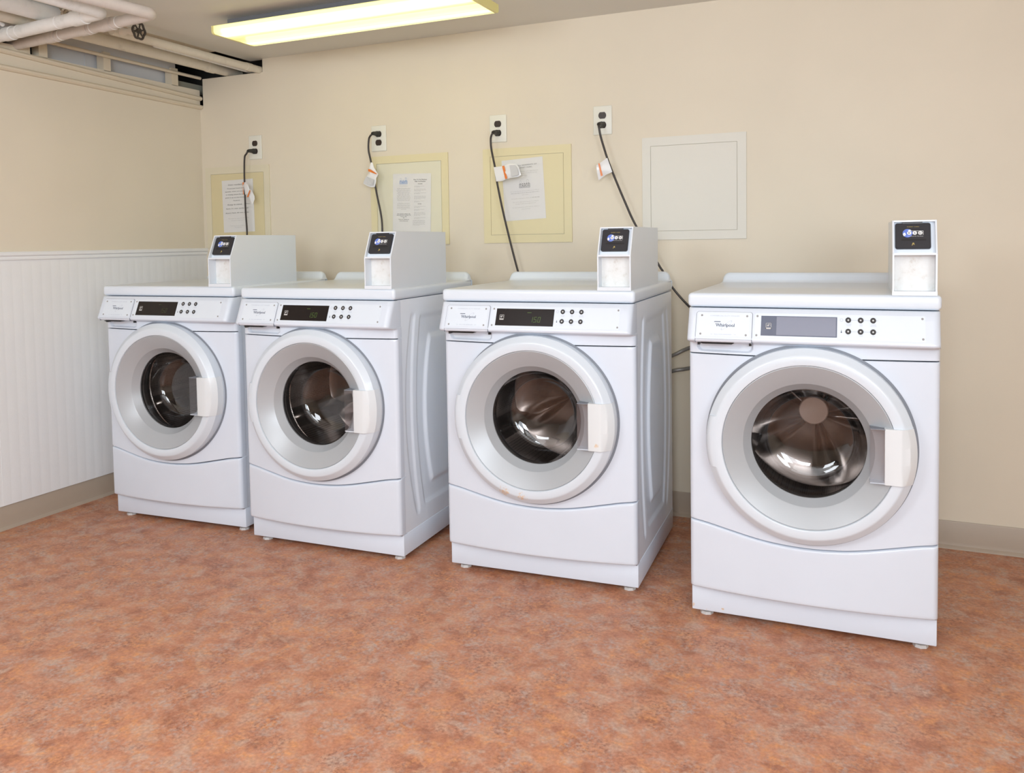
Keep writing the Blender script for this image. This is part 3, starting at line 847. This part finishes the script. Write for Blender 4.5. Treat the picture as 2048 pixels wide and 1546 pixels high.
# ------------------------------------------------------------------ outlets
def make_outlet():
    t = thing('wall_outlet', 'outlet', 'outlet', group='wall outlets above the washers')
    mb = MB(); mb.box(-.042, .042, -.006, 0, -.062, .062); mb.build('cover_plate', M['outlet'], t, bevel=.0035, bseg=3)
    for dz in (.0205, -.0205):
        mb = MB()
        ol = []
        for i in range(40):
            a = 2*pi*i/40; ol.append((.0172*cos(a), max(-.0140, min(.0140, .0172*sin(a)))))
        mb.prism([(p[0], p[1]+dz) for p in ol], 'xz', -.0078, -.004)
        rc = mb.build('receptacle', M['outlet_dark'], t, smooth=False)
        mb = MB()
        for x, h in ((-.0063, .0045), (.0063, .0036)): mb.box(x-.0011, x+.0011, -.0081, -.0077, dz+.002-h, dz+.002+h)
        mb.box(-.002, .002, -.0081, -.0077, dz-.0100, dz-.0062); mb.build('contact_slots', M['dark'], rc, smooth=False)
    mb = MB(); mb.cyl((0, -.0055, 0), (0, -.0072, 0), .0032, .0026, 12); mb.build('screw', M['outlet'], t)
    return t
o1 = make_outlet()
outs = [o1]+[copy_tree(o1) for _ in range(3)]
for o, x, z, l in zip(outs, (.3705, 1.1310, 1.7700, 2.2670), (1.685, 1.684, 1.688, 1.690),
        ('ivory wall outlet above the large-print notice, a plug in its lower socket', 'ivory wall outlet with a black plug in its upper socket',
         'ivory wall outlet above the notice half hidden by a tag, plug in its lower socket', 'ivory wall outlet beside the pale blank access panel, plug in its lower socket')):
    o.location = (x, 0, z); o['label'] = l

# ------------------------------------------------------------------ power cords with plugs and warning tags
def make_cord(plug, pts, label, tag_ol, stripes, shear=0., grey=None):
    t = thing('power_cord', label, 'power cord', (plug[0], 0, plug[1]), group='power cords hanging from the outlets')
    px, pz = plug
    L = lambda p: (p[0]-px, p[1], p[2]-pz)
    mb = MB()
    mb.tube([(0, -.0082, 0), (0, -.022, 0), (0, -.026, 0), (0, -.046, -.001), (0, -.058, -.003), (0, -.062, -.006)], [.0135, .0135, .0110, .0095, .0080, .0060], 14)
    mb.build('plug', M['plug'], t)
    mb = MB(); mb.tube([L(p) for p in catmull(pts, 12)], .0046, 10); mb.build('cord', M['cord'], t)
    mb = MB()
    x0 = tag_ol[0][0]
    def yy(x, z): return -.0705-.35*shear*abs(x-x0)+.004*sin(60*(z-1.4))
    # crumpled vinyl sheet: fan of triangles about the centre so the surface folds
    cx = sum(p[0] for p in tag_ol)/len(tag_ol); cz = sum(p[1] for p in tag_ol)/len(tag_ol)
    n = len(tag_ol)
    for off in (0, .0012):
        v = [L((x, yy(x, z)+off+(.003 if i % 2 else 0), z)) for i, (x, z) in enumerate(tag_ol)]+[L((cx, yy(cx, cz)-.006+off, cz))]
        mb.add(v, [(i, (i+1) % n, n) for i in range(n)])
    tg = mb.build('warning_tag', M['tag'], t, sharp=60, merge=False)
    mb = MB()
    for s in stripes: mb.poly([L((x, yy(x, z)-.0085, z)) for x, z in s])
    mb.build('orange_stripe', M['orange'], tg, smooth=False)
    if grey:
        mb = MB()
        for s in grey: mb.poly([L((x, yy(x, z)-.0088, z)) for x, z in s])
        mb.build('small_print', M['tag_grey'], tg, smooth=False)
    return t
T1 = [(0.344, 1.5), (0.358, 1.501), (0.374, 1.488), (0.382, 1.46), (0.395, 1.461), (0.407, 1.428), (0.411, 1.412), (0.399, 1.382), (0.383, 1.406), (0.368, 1.424), (0.362, 1.44), (0.348, 1.437)]
T2 = [(1.127, 1.563), (1.134, 1.562), (1.14, 1.538), (1.164, 1.505), (1.156, 1.485), (1.154, 1.471), (1.144, 1.445), (1.124, 1.444), (1.104, 1.451), (1.08, 1.464), (1.099, 1.492), (1.112, 1.518), (1.112, 1.533)]
T3 = [(1.776, 1.508), (1.82, 1.511), (1.852, 1.519), (1.886, 1.518), (1.9, 1.501), (1.909, 1.467), (1.895, 1.459), (1.865, 1.457), (1.836, 1.452), (1.816, 1.445), (1.787, 1.444)]
T4 = [(2.306, 1.522), (2.331, 1.46), (2.301, 1.45), (2.27, 1.428), (2.266, 1.462), (2.264, 1.491), (2.282, 1.503)]
y = -.060
make_cord((.3705, 1.6645), [(.3705, -.061, 1.659), (.362, -.063, 1.646), (.348, y, 1.630), (.343, y, 1.565), (.342, y, 1.488), (.343, y, 1.358), (.348, y, 1.237), (.352, -.075, 1.12), (.37, -.12, 1.0), (.42, -.20, .90), (.46, -.225, .82)],
          'black power cord with a small crumpled tag, hanging before the large-print notice', T1,
          [[(0.346, 1.5), (0.358, 1.499), (0.35, 1.481), (0.35, 1.438), (0.344, 1.438)], [(0.391, 1.459), (0.397, 1.456), (0.378, 1.423), (0.368, 1.424)]])
make_cord((1.1310, 1.7045), [(1.131, -.061, 1.698), (1.121, -.063, 1.689), (1.1105, y, 1.672), (1.108, y, 1.624), (1.120, y, 1.566), (1.147, y, 1.419), (1.170, y, 1.310), (1.175, y, 1.229), (1.18, -.08, 1.10), (1.20, -.13, 1.0), (1.24, -.22, .90), (1.26, -.245, .82)],
          'black power cord with a tag fanned out downward, plugged into an upper socket', T2,
          [[(1.113, 1.532), (1.127, 1.529), (1.165, 1.506), (1.158, 1.505), (1.113, 1.521)]], grey=[[(1.09, 1.470), (1.105, 1.497), (1.148, 1.480), (1.140, 1.452), (1.108, 1.456)]])
make_cord((1.7700, 1.6675), [(1.770, -.061, 1.662), (1.764, -.063, 1.650), (1.759, y, 1.631), (1.762, y, 1.587), (1.778, y, 1.507), (1.789, y, 1.429), (1.823, y, 1.271), (1.881, y, 1.047), (1.93, -.09, .95), (2.02, -.17, .86), (2.06, -.20, .80)],
          'black power cord whose tag sticks out over the notice with the animal-outline logo', T3,
          [[(1.821, 1.51), (1.832, 1.512), (1.847, 1.454), (1.836, 1.452)]], grey=[[(1.858, 1.512), (1.884, 1.512), (1.896, 1.498), (1.903, 1.470), (1.892, 1.464), (1.866, 1.462)]])
make_cord((2.2670, 1.6695), [(2.267, -.061, 1.664), (2.270, -.063, 1.65), (2.277, y, 1.610), (2.303, y, 1.524), (2.327, y, 1.460), (2.381, y, 1.331), (2.427, y, 1.232), (2.524, y, 1.066), (2.539, y, 1.043), (2.578, y, .976), (2.648, y, .897), (2.75, -.10, .82), (2.90, -.20, .76), (2.96, -.27, .74)],
          'black power cord slanting down behind the gap between two washers, tag pointing sideways', T4,
          [[(2.274, 1.497), (2.28, 1.499), (2.291, 1.447), (2.283, 1.444)]], shear=1.)

# ------------------------------------------------------------------ access panels
def make_panel(x0, z0, fm, dm, label, ins=.036):
    S = .430
    t = thing('access_panel', label, 'access panel', (x0, 0, z0), group='square access panels on the back wall')
    mb = MB()
    a, b = ins, S-ins
    mb.box(0, S, -.006, 0, 0, a); mb.box(0, S, -.006, 0, b, S); mb.box(0, a, -.006, 0, a, b); mb.box(b, S, -.006, 0, a, b)
    mb.build('panel_frame', fm, t, smooth=False)
    mb = MB(); mb.box(a, b, -.003, -.001, a, b); mb.build('panel_gap', M['gapline'], t, smooth=False)
    mb = MB(); mb.box(a+.0016, b-.0016, -.0058, -.001, a+.0016, b-.0016); mb.build('panel_door', dm, t, smooth=False)
    return t
make_panel(.0265, 1.163, M['p_pale'], M['p_tan'], 'beige access panel with a tan door carrying the large-print notice')
p2 = make_panel(1.0790, 1.166, M['p_yellow'], M['p_cream'], 'access panel with a yellow frame and pale door, carrying the double-column notice')
mb = MB(); mb.box(.310, .330, -.0068, -.0055, .054, .061); mb.build('latch', M['dark'], p2, smooth=False)
make_panel(1.6920, 1.168, M['p_yellow'], M['p_yellow'], 'all yellow access panel carrying the notice with the animal-outline logo')
make_panel(2.4410, 1.172, M['p_white'], M['p_white'], 'blank pale off-white access panel with no notice on it')

# ------------------------------------------------------------------ notices
def notice(loc, rot, label, w, h, fill):
    t = thing('notice', label, 'notice', loc, group='paper notices taped to the access panels')
    t.rotation_euler = (0, rot, 0)
    mb = MB(); n = 8
    mb.grid([[(w*i/n, -.0004-.0010*sin(pi*i/n)*sin(pi*j/n), h*j/n) for i in range(n+1)] for j in range(n+1)])
    mb.build('paper', M['paper'], t)
    fill(t); return t
NP = lambda a, b, e=0.: (a, -.0022-e, b)
def bars(mb, x0, x1, z, h, words):
    """a line of print too small to read in the photograph, as a row of word-length dashes"""
    x = x0; k = 0
    while x < x1-.002:
        w = min(words[k % len(words)], x1-x); mb.poly([NP(x, z), NP(x+w, z), NP(x+w, z+h), NP(x, z+h)]); x += w+.0022; k += 1
WDS = (.006, .011, .004, .009, .013, .005, .008)
def cbar(mb, cx, w, z, h, s=0): bars(mb, cx-w/2, cx+w/2, z, h, WDS[s % 7:]+WDS[:s % 7])
def n1(t):
    mb = MB()
    put_text(mb, 'Dear residents,', NP, .098, .2480, .0075, .105)
    for s, z, h, w in (('If you just leave your', .2300, .0050, .118), ('laundry, when you are done', .2135, .0050, .150), ('or drying, please be sure to', .1975, .0050, .145), ('pick it up at the time it is', .1815, .0050, .150), ('finished.', .1655, .0045, .045),
                       ('Keep in mind,', .1430, .0075, .098), ('washers', .1455, .0040, .034), ('have 31 min cycle and', .1230, .0058, .148), ('dryers have 60 min cycle.', .1000, .0058, .158)):
        cx = .098 if s != 'washers' else .168
        if s == 'Keep in mind,': cx = .085
        put_text(mb, s, NP, cx, z, h, w, bold=.0002)
    mb.build('printed_text', M['ink_paper'], t, smooth=False)
    mb = MB()
    put_text(mb, 'This notice is for everyone in the building', NP, .105, .0720, .0036, .140); put_text(mb, 'and not for other persons.', NP, .105, .0610, .0036, .100)
    put_text(mb, 'Thank you for your cooperation,', NP, .100, .0330, .0036, .110); put_text(mb, 'Management', NP, .102, .0245, .0034, .048)
    mb.build('small_print', M['ink_faint'], t, smooth=False)
def logo(mb, cx, z, w, mi=0):
    """block name plate with three little outline figures standing on it"""
    h = w*.36; x0 = cx-w/2
    put_text(mb, 'CALECO', NP, cx, z+h*.25, h*.50, w*.86, bold=.0005)
    for a, b, c, d in ((x0, x0+w, z, z+h*.09), (x0, x0+w*.03, z, z+h*.95), (x0+w*.97, x0+w, z, z+h*.95)): mb.poly([NP(a, c), NP(b, c), NP(b, d), NP(a, d)])
    for i in range(5): mb.poly([NP(x0+w*(.2*i), z+h*.86), NP(x0+w*(.2*i+.2), z+h*.86), NP(x0+w*(.2*i+.1), z+h*1.12)])
def figures(mb, cx, z, w):
    x0 = cx-w/2
    for fx, r in ((.14, .11), (.46, .06), (.80, .14)):
        c = [(x0+w*fx+w*r*cos(2*pi*i/16)*.8, z+w*r*(1+sin(2*pi*i/16)*1.25)) for i in range(17)]
        c2 = [(x0+w*fx+(p[0]-x0-w*fx)*.84, z+w*r+(p[1]-z-w*r)*.84) for p in c]
        mb.grid([[NP(*p) for p in c], [NP(*p) for p in c2]])
def n2(t):
    mb = MB(); logo(mb, .060, .2270, .043); mb.build('logo_print', M['ink_blue'], t, smooth=False)
    mb = MB(); figures(mb, .060, .2440, .043); mb.build('logo_outline', M['ink_blue'], t, smooth=False)
    mb = MB()
    put_text(mb, 'How To Use Machines', NP, .152, .2455, .0048, .072, bold=.0002); put_text(mb, 'With Card Readers', NP, .152, .2365, .0048, .060, bold=.0002)
    put_text(mb, 'WASHER', NP, .152, .2255, .0034, .026, bold=.0002); put_text(mb, 'DRYER', NP, .150, .1305, .0034, .020, bold=.0002)
    for s, z, w in (('For service, please call', .0830, .070), ('this toll-free number 24', .0765, .078), ('hours a day', .0700, .034), ('OR', .0635, .008), ('Visit our website at', .0560, .058), ('www.caleco.net', .0490, .048)):
        put_text(mb, s, NP, .062, z, .0036, w, bold=.0002)
    mb.build('printed_text', M['ink_paper'], t, smooth=False)
    mb = MB()
    put_text(mb, 'A Local Business', NP, .060, .2165, .0036, .044)
    for i in range(13): cbar(mb, .061, (.074, .070, .078, .076, .066, .074, .060, .072, .070, .076, .074, .070, .066)[i], .2060-.0049*i, .0014, i)
    for i in range(7): cbar(mb, .061, (.066, .072, .074, .072, .070, .074, .030)[i], .1350-.0049*i, .0014, i+2)
    for z0, n, w in ((.2160, 2, .060), (.2015, 3, .066), (.1840, 2, .064), (.1685, 4, .064), (.1450, 2, .058), (.1195, 2, .062), (.1050, 2, .060), (.0905, 4, .062), (.0660, 2, .062)):
        for i in range(n): bars(mb, .119, .119+(w if i < n-1 else w*.55), z0-.0046*i, .0014, WDS[(i+n) % 7:]+WDS)
    for i in range(6): bars(mb, .113, .113+(.066 if i < 5 else .040), .0530-.0046*i, .0014, WDS[i:]+WDS)
    mb.build('small_print', M['ink_faint'], t, smooth=False)
def n3(t):
    mb = MB()
    put_text(mb, 'TO ALL RESIDENTS OF', NP, .115, .2430, .0052, .115); put_text(mb, 'SUNSET PARK:', NP, .115, .2320, .0052, .070)
    logo(mb, .107, .1440, .052)
    mb.build('printed_text', M['ink_paper'], t, smooth=False)
    mb = MB()
    for s, z, w in (('If you have any service calls regarding the', .2160, .140), ('laundry equipment at CALECO\u2019s service', .2070, .130), ('department.', .1985, .036),
                    ('For service between the hours 8:00 am and 5:00 pm,', .1285, .140), ('Our service department may also be contacted', .0800, .125), ('through email at service@caleco.net', .0715, .100), ('For more information, please visit our website at', .0560, .132), ('www.caleco.net', .0475, .044), ('main menu.', .1115, .032)):
        put_text(mb, s, NP, .107, z, .0036, w)
    cbar(mb, .107, .138, .1205, .0020, 1); put_text(mb, 'For weekly maintenance, please call', NP, .088, .0960, .0036, .098); bars(mb, .140, .176, .0962, .0026, (.010, .010, .012))
    figures(mb, .107, .1640, .052)
    mb.build('small_print', M['ink_faint'], t, smooth=False)
notice((.1440, -.0062, 1.2440), .030, 'paper notice in large print on the tan panel door, a cord hanging across it', .2110, .2765, n1)
notice((1.2010, -.0072, 1.2320), .010, 'paper notice printed in two columns under a blue logo', .2100, .2765, n2)
notice((1.8000, -.0062, 1.2660), .010, 'paper notice with a black animal-outline logo, partly covered by a cord tag', .2010, .2750, n3)
for o in bpy.data.objects:
    if o.name.startswith('notice'): o.rotation_euler = (0, {'notice': -.018, 'notice.001': .030, 'notice.002': -.050}[o.name], 0)

# ------------------------------------------------------------------ fluorescent fixture
FX0, FX1, FY0, FY1, FZB, FZT = .800, 2.005, -.742, -.487, 2.058, 2.092
t = thing('fluorescent_light', 'lit wraparound fluorescent light fixture on the ceiling', 'ceiling light', ((FX0+FX1)/2, (FY0+FY1)/2, ZC))
t_off = Vector(((FX0+FX1)/2, (FY0+FY1)/2, ZC))
def shift(mb): mb.v = [tuple(Vector(p)-t_off) for p in mb.v]; return mb
mb = MB(); mb.box(FX0+.01, FX1-.01, FY0+.085, FY1-.060, FZT-.004, ZC); mb.box(FX0+.004, FX1-.004, FY0+.006, FY1-.006, FZT-.003, FZT+.002)
shift(mb).build('housing', M['housing'], t, smooth=False)
mb = MB()
sec = [(FY0, FZT), (FY0, FZB+.010), (FY0+.003, FZB+.004), (FY0+.010, FZB), (FY1-.010, FZB), (FY1-.003, FZB+.004), (FY1, FZB+.010), (FY1, FZT)]
mb.grid([[(x, a, b) for a, b in sec] for x in (FX0+.012, FX1-.012)])
shift(mb).build('acrylic_lens', M['lens'], t, sharp=50)
for xa, xb in ((FX0, FX0+.012), (FX1-.012, FX1)):
    mb = MB(); mb.prism(sec, 'yz', xa, xb); shift(mb).build('end_cap', M['endcap'], t)
for yy in (FY0+.050, FY1-.055):
    mb = MB(); mb.cyl((FX0+.014, yy, FZB+.021), (FX1-.014, yy, FZB+.021), .0127, None, 16); shift(mb).build('fluorescent_tube', M['tube'], t)

# ------------------------------------------------------------------ pipes under the open corner of the ceiling
def pipe(name, label, pts, r, mat, seg=20, bands=(), bend=0):
    t = thing(name, label, 'pipe', pts[0], group='painted pipes in the ceiling corner')
    O = Vector(pts[0]); P = [Vector(p)-O for p in pts]
    # round the inner corners
    path = [P[0]]
    for i in range(1, len(P)-1):
        a, b, c = P[i-1], P[i], P[i+1]; rr = r*1.6
        p0 = b+(a-b).normalized()*rr; p1 = b+(c-b).normalized()*rr
        for k in range(9):
            s = k/8; path.append(p0*(1-s)**2+b*2*s*(1-s)+p1*s*s)
    path.append(P[-1])
    mb = MB(); mb.tube(path, r, seg); mb.build('pipe_run', mat, t)
    for i, f, L_, ex in bands:
        a, b = P[i], P[i+1]; d = (b-a).normalized(); c = a+(b-a)*f
        mb = MB(); mb.tube([c-d*L_/2, c+d*L_/2], r+ex, seg); mb.build('pipe_band' if L_ < .01 else 'pipe_coupling', M['band'] if L_ < .01 else mat, t)
    return t
pipe('water_pipe', 'white cross pipe with elbow, the upper of two below the ceiling corner', [(-.25, -1.125, 2.042), (.733, -1.212, 2.042), (.715, -1.45, 2.046), (.66, -2.9, 2.06)], .0245, M['pipe_white'],
     bands=((0, .47, .004, .0012), (0, .73, .004, .0012), (0, .40, .05, .003), (0, .86, .07, .004)))
pipe('water_pipe', 'dusky cream cross pipe with elbow, the lower of two below the ceiling corner', [(-.25, -1.005, 2.040), (.882, -1.117, 2.040), (.832, -1.36, 2.044), (.775, -1.66, 2.048)], .0215, M['pipe_pink'],
     bands=((0, .50, .004, .0012), (0, .68, .004, .0012), (0, .82, .004, .0012), (0, .45, .06, .003), (0, .64, .05, .003), (0, .76, .07, .004)))
pipe('water_pipe', 'slim cream pipe along the ceiling edge, ending at the notch in the back wall', [(.408, -.90, 2.083), (.408, .10, 2.083)], .0185, M['pipe_cream'], bands=((0, .82, .04, .002),))
pipe('water_pipe', 'thickest cream pipe running over the notch in the back wall', [(.185, -2.9, 2.099), (.185, .10, 2.099)], .0265, M['pipe_cream'], bands=((0, .93, .05, .003),))
pipe('water_pipe', 'small white pipe squeezed between two cream pipes at the back wall', [(.325, -.60, 2.094), (.325, .10, 2.088)], .0105, M['pipe_white'])
pipe('conduit', 'thin cream conduit running across the openings above the side wall', [(.012, -2.9, 2.090), (.012, -.005, 2.0745)], .0085, M['ledge'], 12)
pipe('drain_pipe', 'fat white capped pipe high up between the ceiling and the rusty valve', [(.322, -2.9, 2.108), (.322, -1.09, 2.108)], .0345, M['pipe_white'], 28)
pipe('vent_pipe', 'small white bent pipe dropping onto the upper cross pipe', [(.09, -1.75, 2.165), (.150, -1.30, 2.115), (.128, -1.175, 2.076)], .0095, M['pipe_white'], 12)
# soffit shadow gap over the pipes: underside of the slab
mb = MB(); mb.box(-.06, .345, -2.6, -.13, 2.168, 2.18); struct(mb.build('trim_12', M['ledge'], smooth=False))

def valve(name, label, base, tip, mat_wheel, wheel_r, body_r):
    t = thing(name, label, 'valve', base)
    O = Vector(base); ax = (Vector(tip)-O).normalized(); ln = (Vector(tip)-O).length
    mb = MB(); mb.tube([ax*-.02, ax*.005, ax*.02, ax*(ln*.45), ax*(ln*.5), ax*(ln*.72)], [body_r, body_r*1.15, body_r*.8, body_r*.75, body_r*1.0, body_r*.9], 12); mb.build('valve_body', M['pipe_cream'] if mat_wheel is M['iron'] else M['rust'], t)
    mb = MB(); mb.tube([ax*(ln*.70), ax*(ln+.006)], .0045, 8); mb.build('valve_stem', mat_wheel, t)
    u = ax.cross(Vector((0, 0, 1))).normalized(); w = ax.cross(u); c = ax*ln
    mb = MB(); ring = []
    for i in range(36):
        a = 2*pi*i/36; k = wheel_r*(1+.07*cos(6*a)); ring.append(c+(u*cos(a)+w*sin(a))*k)
    mb.tube(ring+[ring[0]], wheel_r*.15, 8, caps=False)
    for i in range(6):
        a = 2*pi*i/6+.3; mb.tube([c, c+(u*cos(a)+w*sin(a))*wheel_r], wheel_r*.11, 6)
    mb.tube([c-ax*.005, c+ax*.006], wheel_r*.34, 12)
    mb.build('handwheel', mat_wheel, t)
valve('gate_valve', 'valve with a dark iron handwheel on the slim cream pipe', (.425, -.86, 2.084), (.512, -.853, 2.080), M['iron'], .033, .017)
valve('gate_valve', 'rusty tan valve behind the upper cross pipe', (.350, -1.035, 2.108), (.415, -1.085, 2.104), M['rust'], .036, .026)

# ------------------------------------------------------------------ hoses behind the last two washers
for l, pts in (('grey braided water hose, the upper of two between the washers', [(2.36, -.03, .62), (2.45, -.075, .64), (2.588, -.1, .697), (2.656, -.1, .730), (2.82, -.16, .79), (2.96, -.235, .82), (3.0, -.272, .82)]),
               ('grey braided water hose, the lower of two between the washers', [(2.40, -.03, .56), (2.47, -.075, .585), (2.587, -.1, .632), (2.655, -.1, .647), (2.82, -.16, .70), (3.06, -.235, .76), (3.1, -.272, .76)])):
    t = thing('water_hose', l, 'hose', pts[0], group='inlet hoses behind the washers')
    O = Vector(pts[0]); mb = MB(); mb.tube([p-O for p in catmull(pts, 10)], .0078, 12); mb.build('hose', M['hose'], t)
    mb = MB(); mb.tube([Vector((0, .028, 0)), Vector((.01, .0, .002))], .013, 12); mb.build('hose_coupling', M['screw'], t)

# ------------------------------------------------------------------ lights
def area(name, loc, target, sx, sy, power, col):
    l = bpy.data.lights.new(name, 'AREA'); l.shape = 'RECTANGLE'; l.size = sx; l.size_y = sy; l.energy = power; l.color = col
    o = bpy.data.objects.new(name, l); COL.objects.link(o); o.location = loc
    o.rotation_euler = (Vector(target)-Vector(loc)).to_track_quat('-Z', 'Y').to_euler(); return o
area('bounce_light', (4.5, -5.2, 1.75), (1.6, -.5, .8), 2.2, 1.2, 38, (.84, .93, 1.0))
area('flash', (4.55, -3.7, 1.55), (.6, -.8, .75), .9, .9, 27, (.86, .94, 1.0))
area('flash', (3.4, -4.6, 1.45), (2.4, -1.9, 2.14), .8, .8, 46, (.86, .94, 1.0))
area('added_fill', (2.8, -3.1, 2.10), (2.8, -3.1, 0), 2.6, 1.6, 18, (.88, .95, 1.0))  # unseen downlight added to lift the general light
area('added_fill', (1.6, -3.9, 1.95), (.4, -.7, 1.0), 1.2, .8, 35, (.90, .96, 1.))  # unseen fill added to brighten the left wall and first washer
wd = bpy.data.worlds.new('world'); scene.world = wd; wd.use_nodes = True
wd.node_tree.nodes['Background'].inputs[0].default_value = (.8, .85, 1, 1); wd.node_tree.nodes['Background'].inputs[1].default_value = .0

# ------------------------------------------------------------------ camera
yaw, pitch, roll = .4103, -.0488, -.0152
fwd = Vector((-sin(yaw)*cos(pitch), cos(yaw)*cos(pitch), sin(pitch)))
r0 = Vector((cos(yaw), sin(yaw), 0)); u0 = r0.cross(fwd)
r1 = r0*cos(roll)+u0*sin(roll); u1 = -r0*sin(roll)+u0*cos(roll)
cam = bpy.data.cameras.new('camera'); co = bpy.data.objects.new('camera', cam); COL.objects.link(co)
m = Matrix((r1, u1, -fwd)).transposed().to_4x4(); m.translation = Vector((3.361, -3.4376, 1.1763)); co.matrix_world = m
cam.sensor_fit = 'HORIZONTAL'; cam.sensor_width = 36; cam.lens = 1649.735/2048*36
cam.shift_x = (1024-1039.864)/2048; cam.shift_y = (562.319-773)/2048
cam.clip_start = .05
scene.camera = co

scene.view_settings.view_transform = 'Standard'; scene.view_settings.look = 'None'
scene.view_settings.exposure = 0; scene.view_settings.gamma = 1
scene.cycles.use_denoising = True
scene.cycles.max_bounces = 10; scene.cycles.diffuse_bounces = 5; scene.cycles.glossy_bounces = 5; scene.cycles.transparent_max_bounces = 12
scene.cycles.sample_clamp_indirect = 4
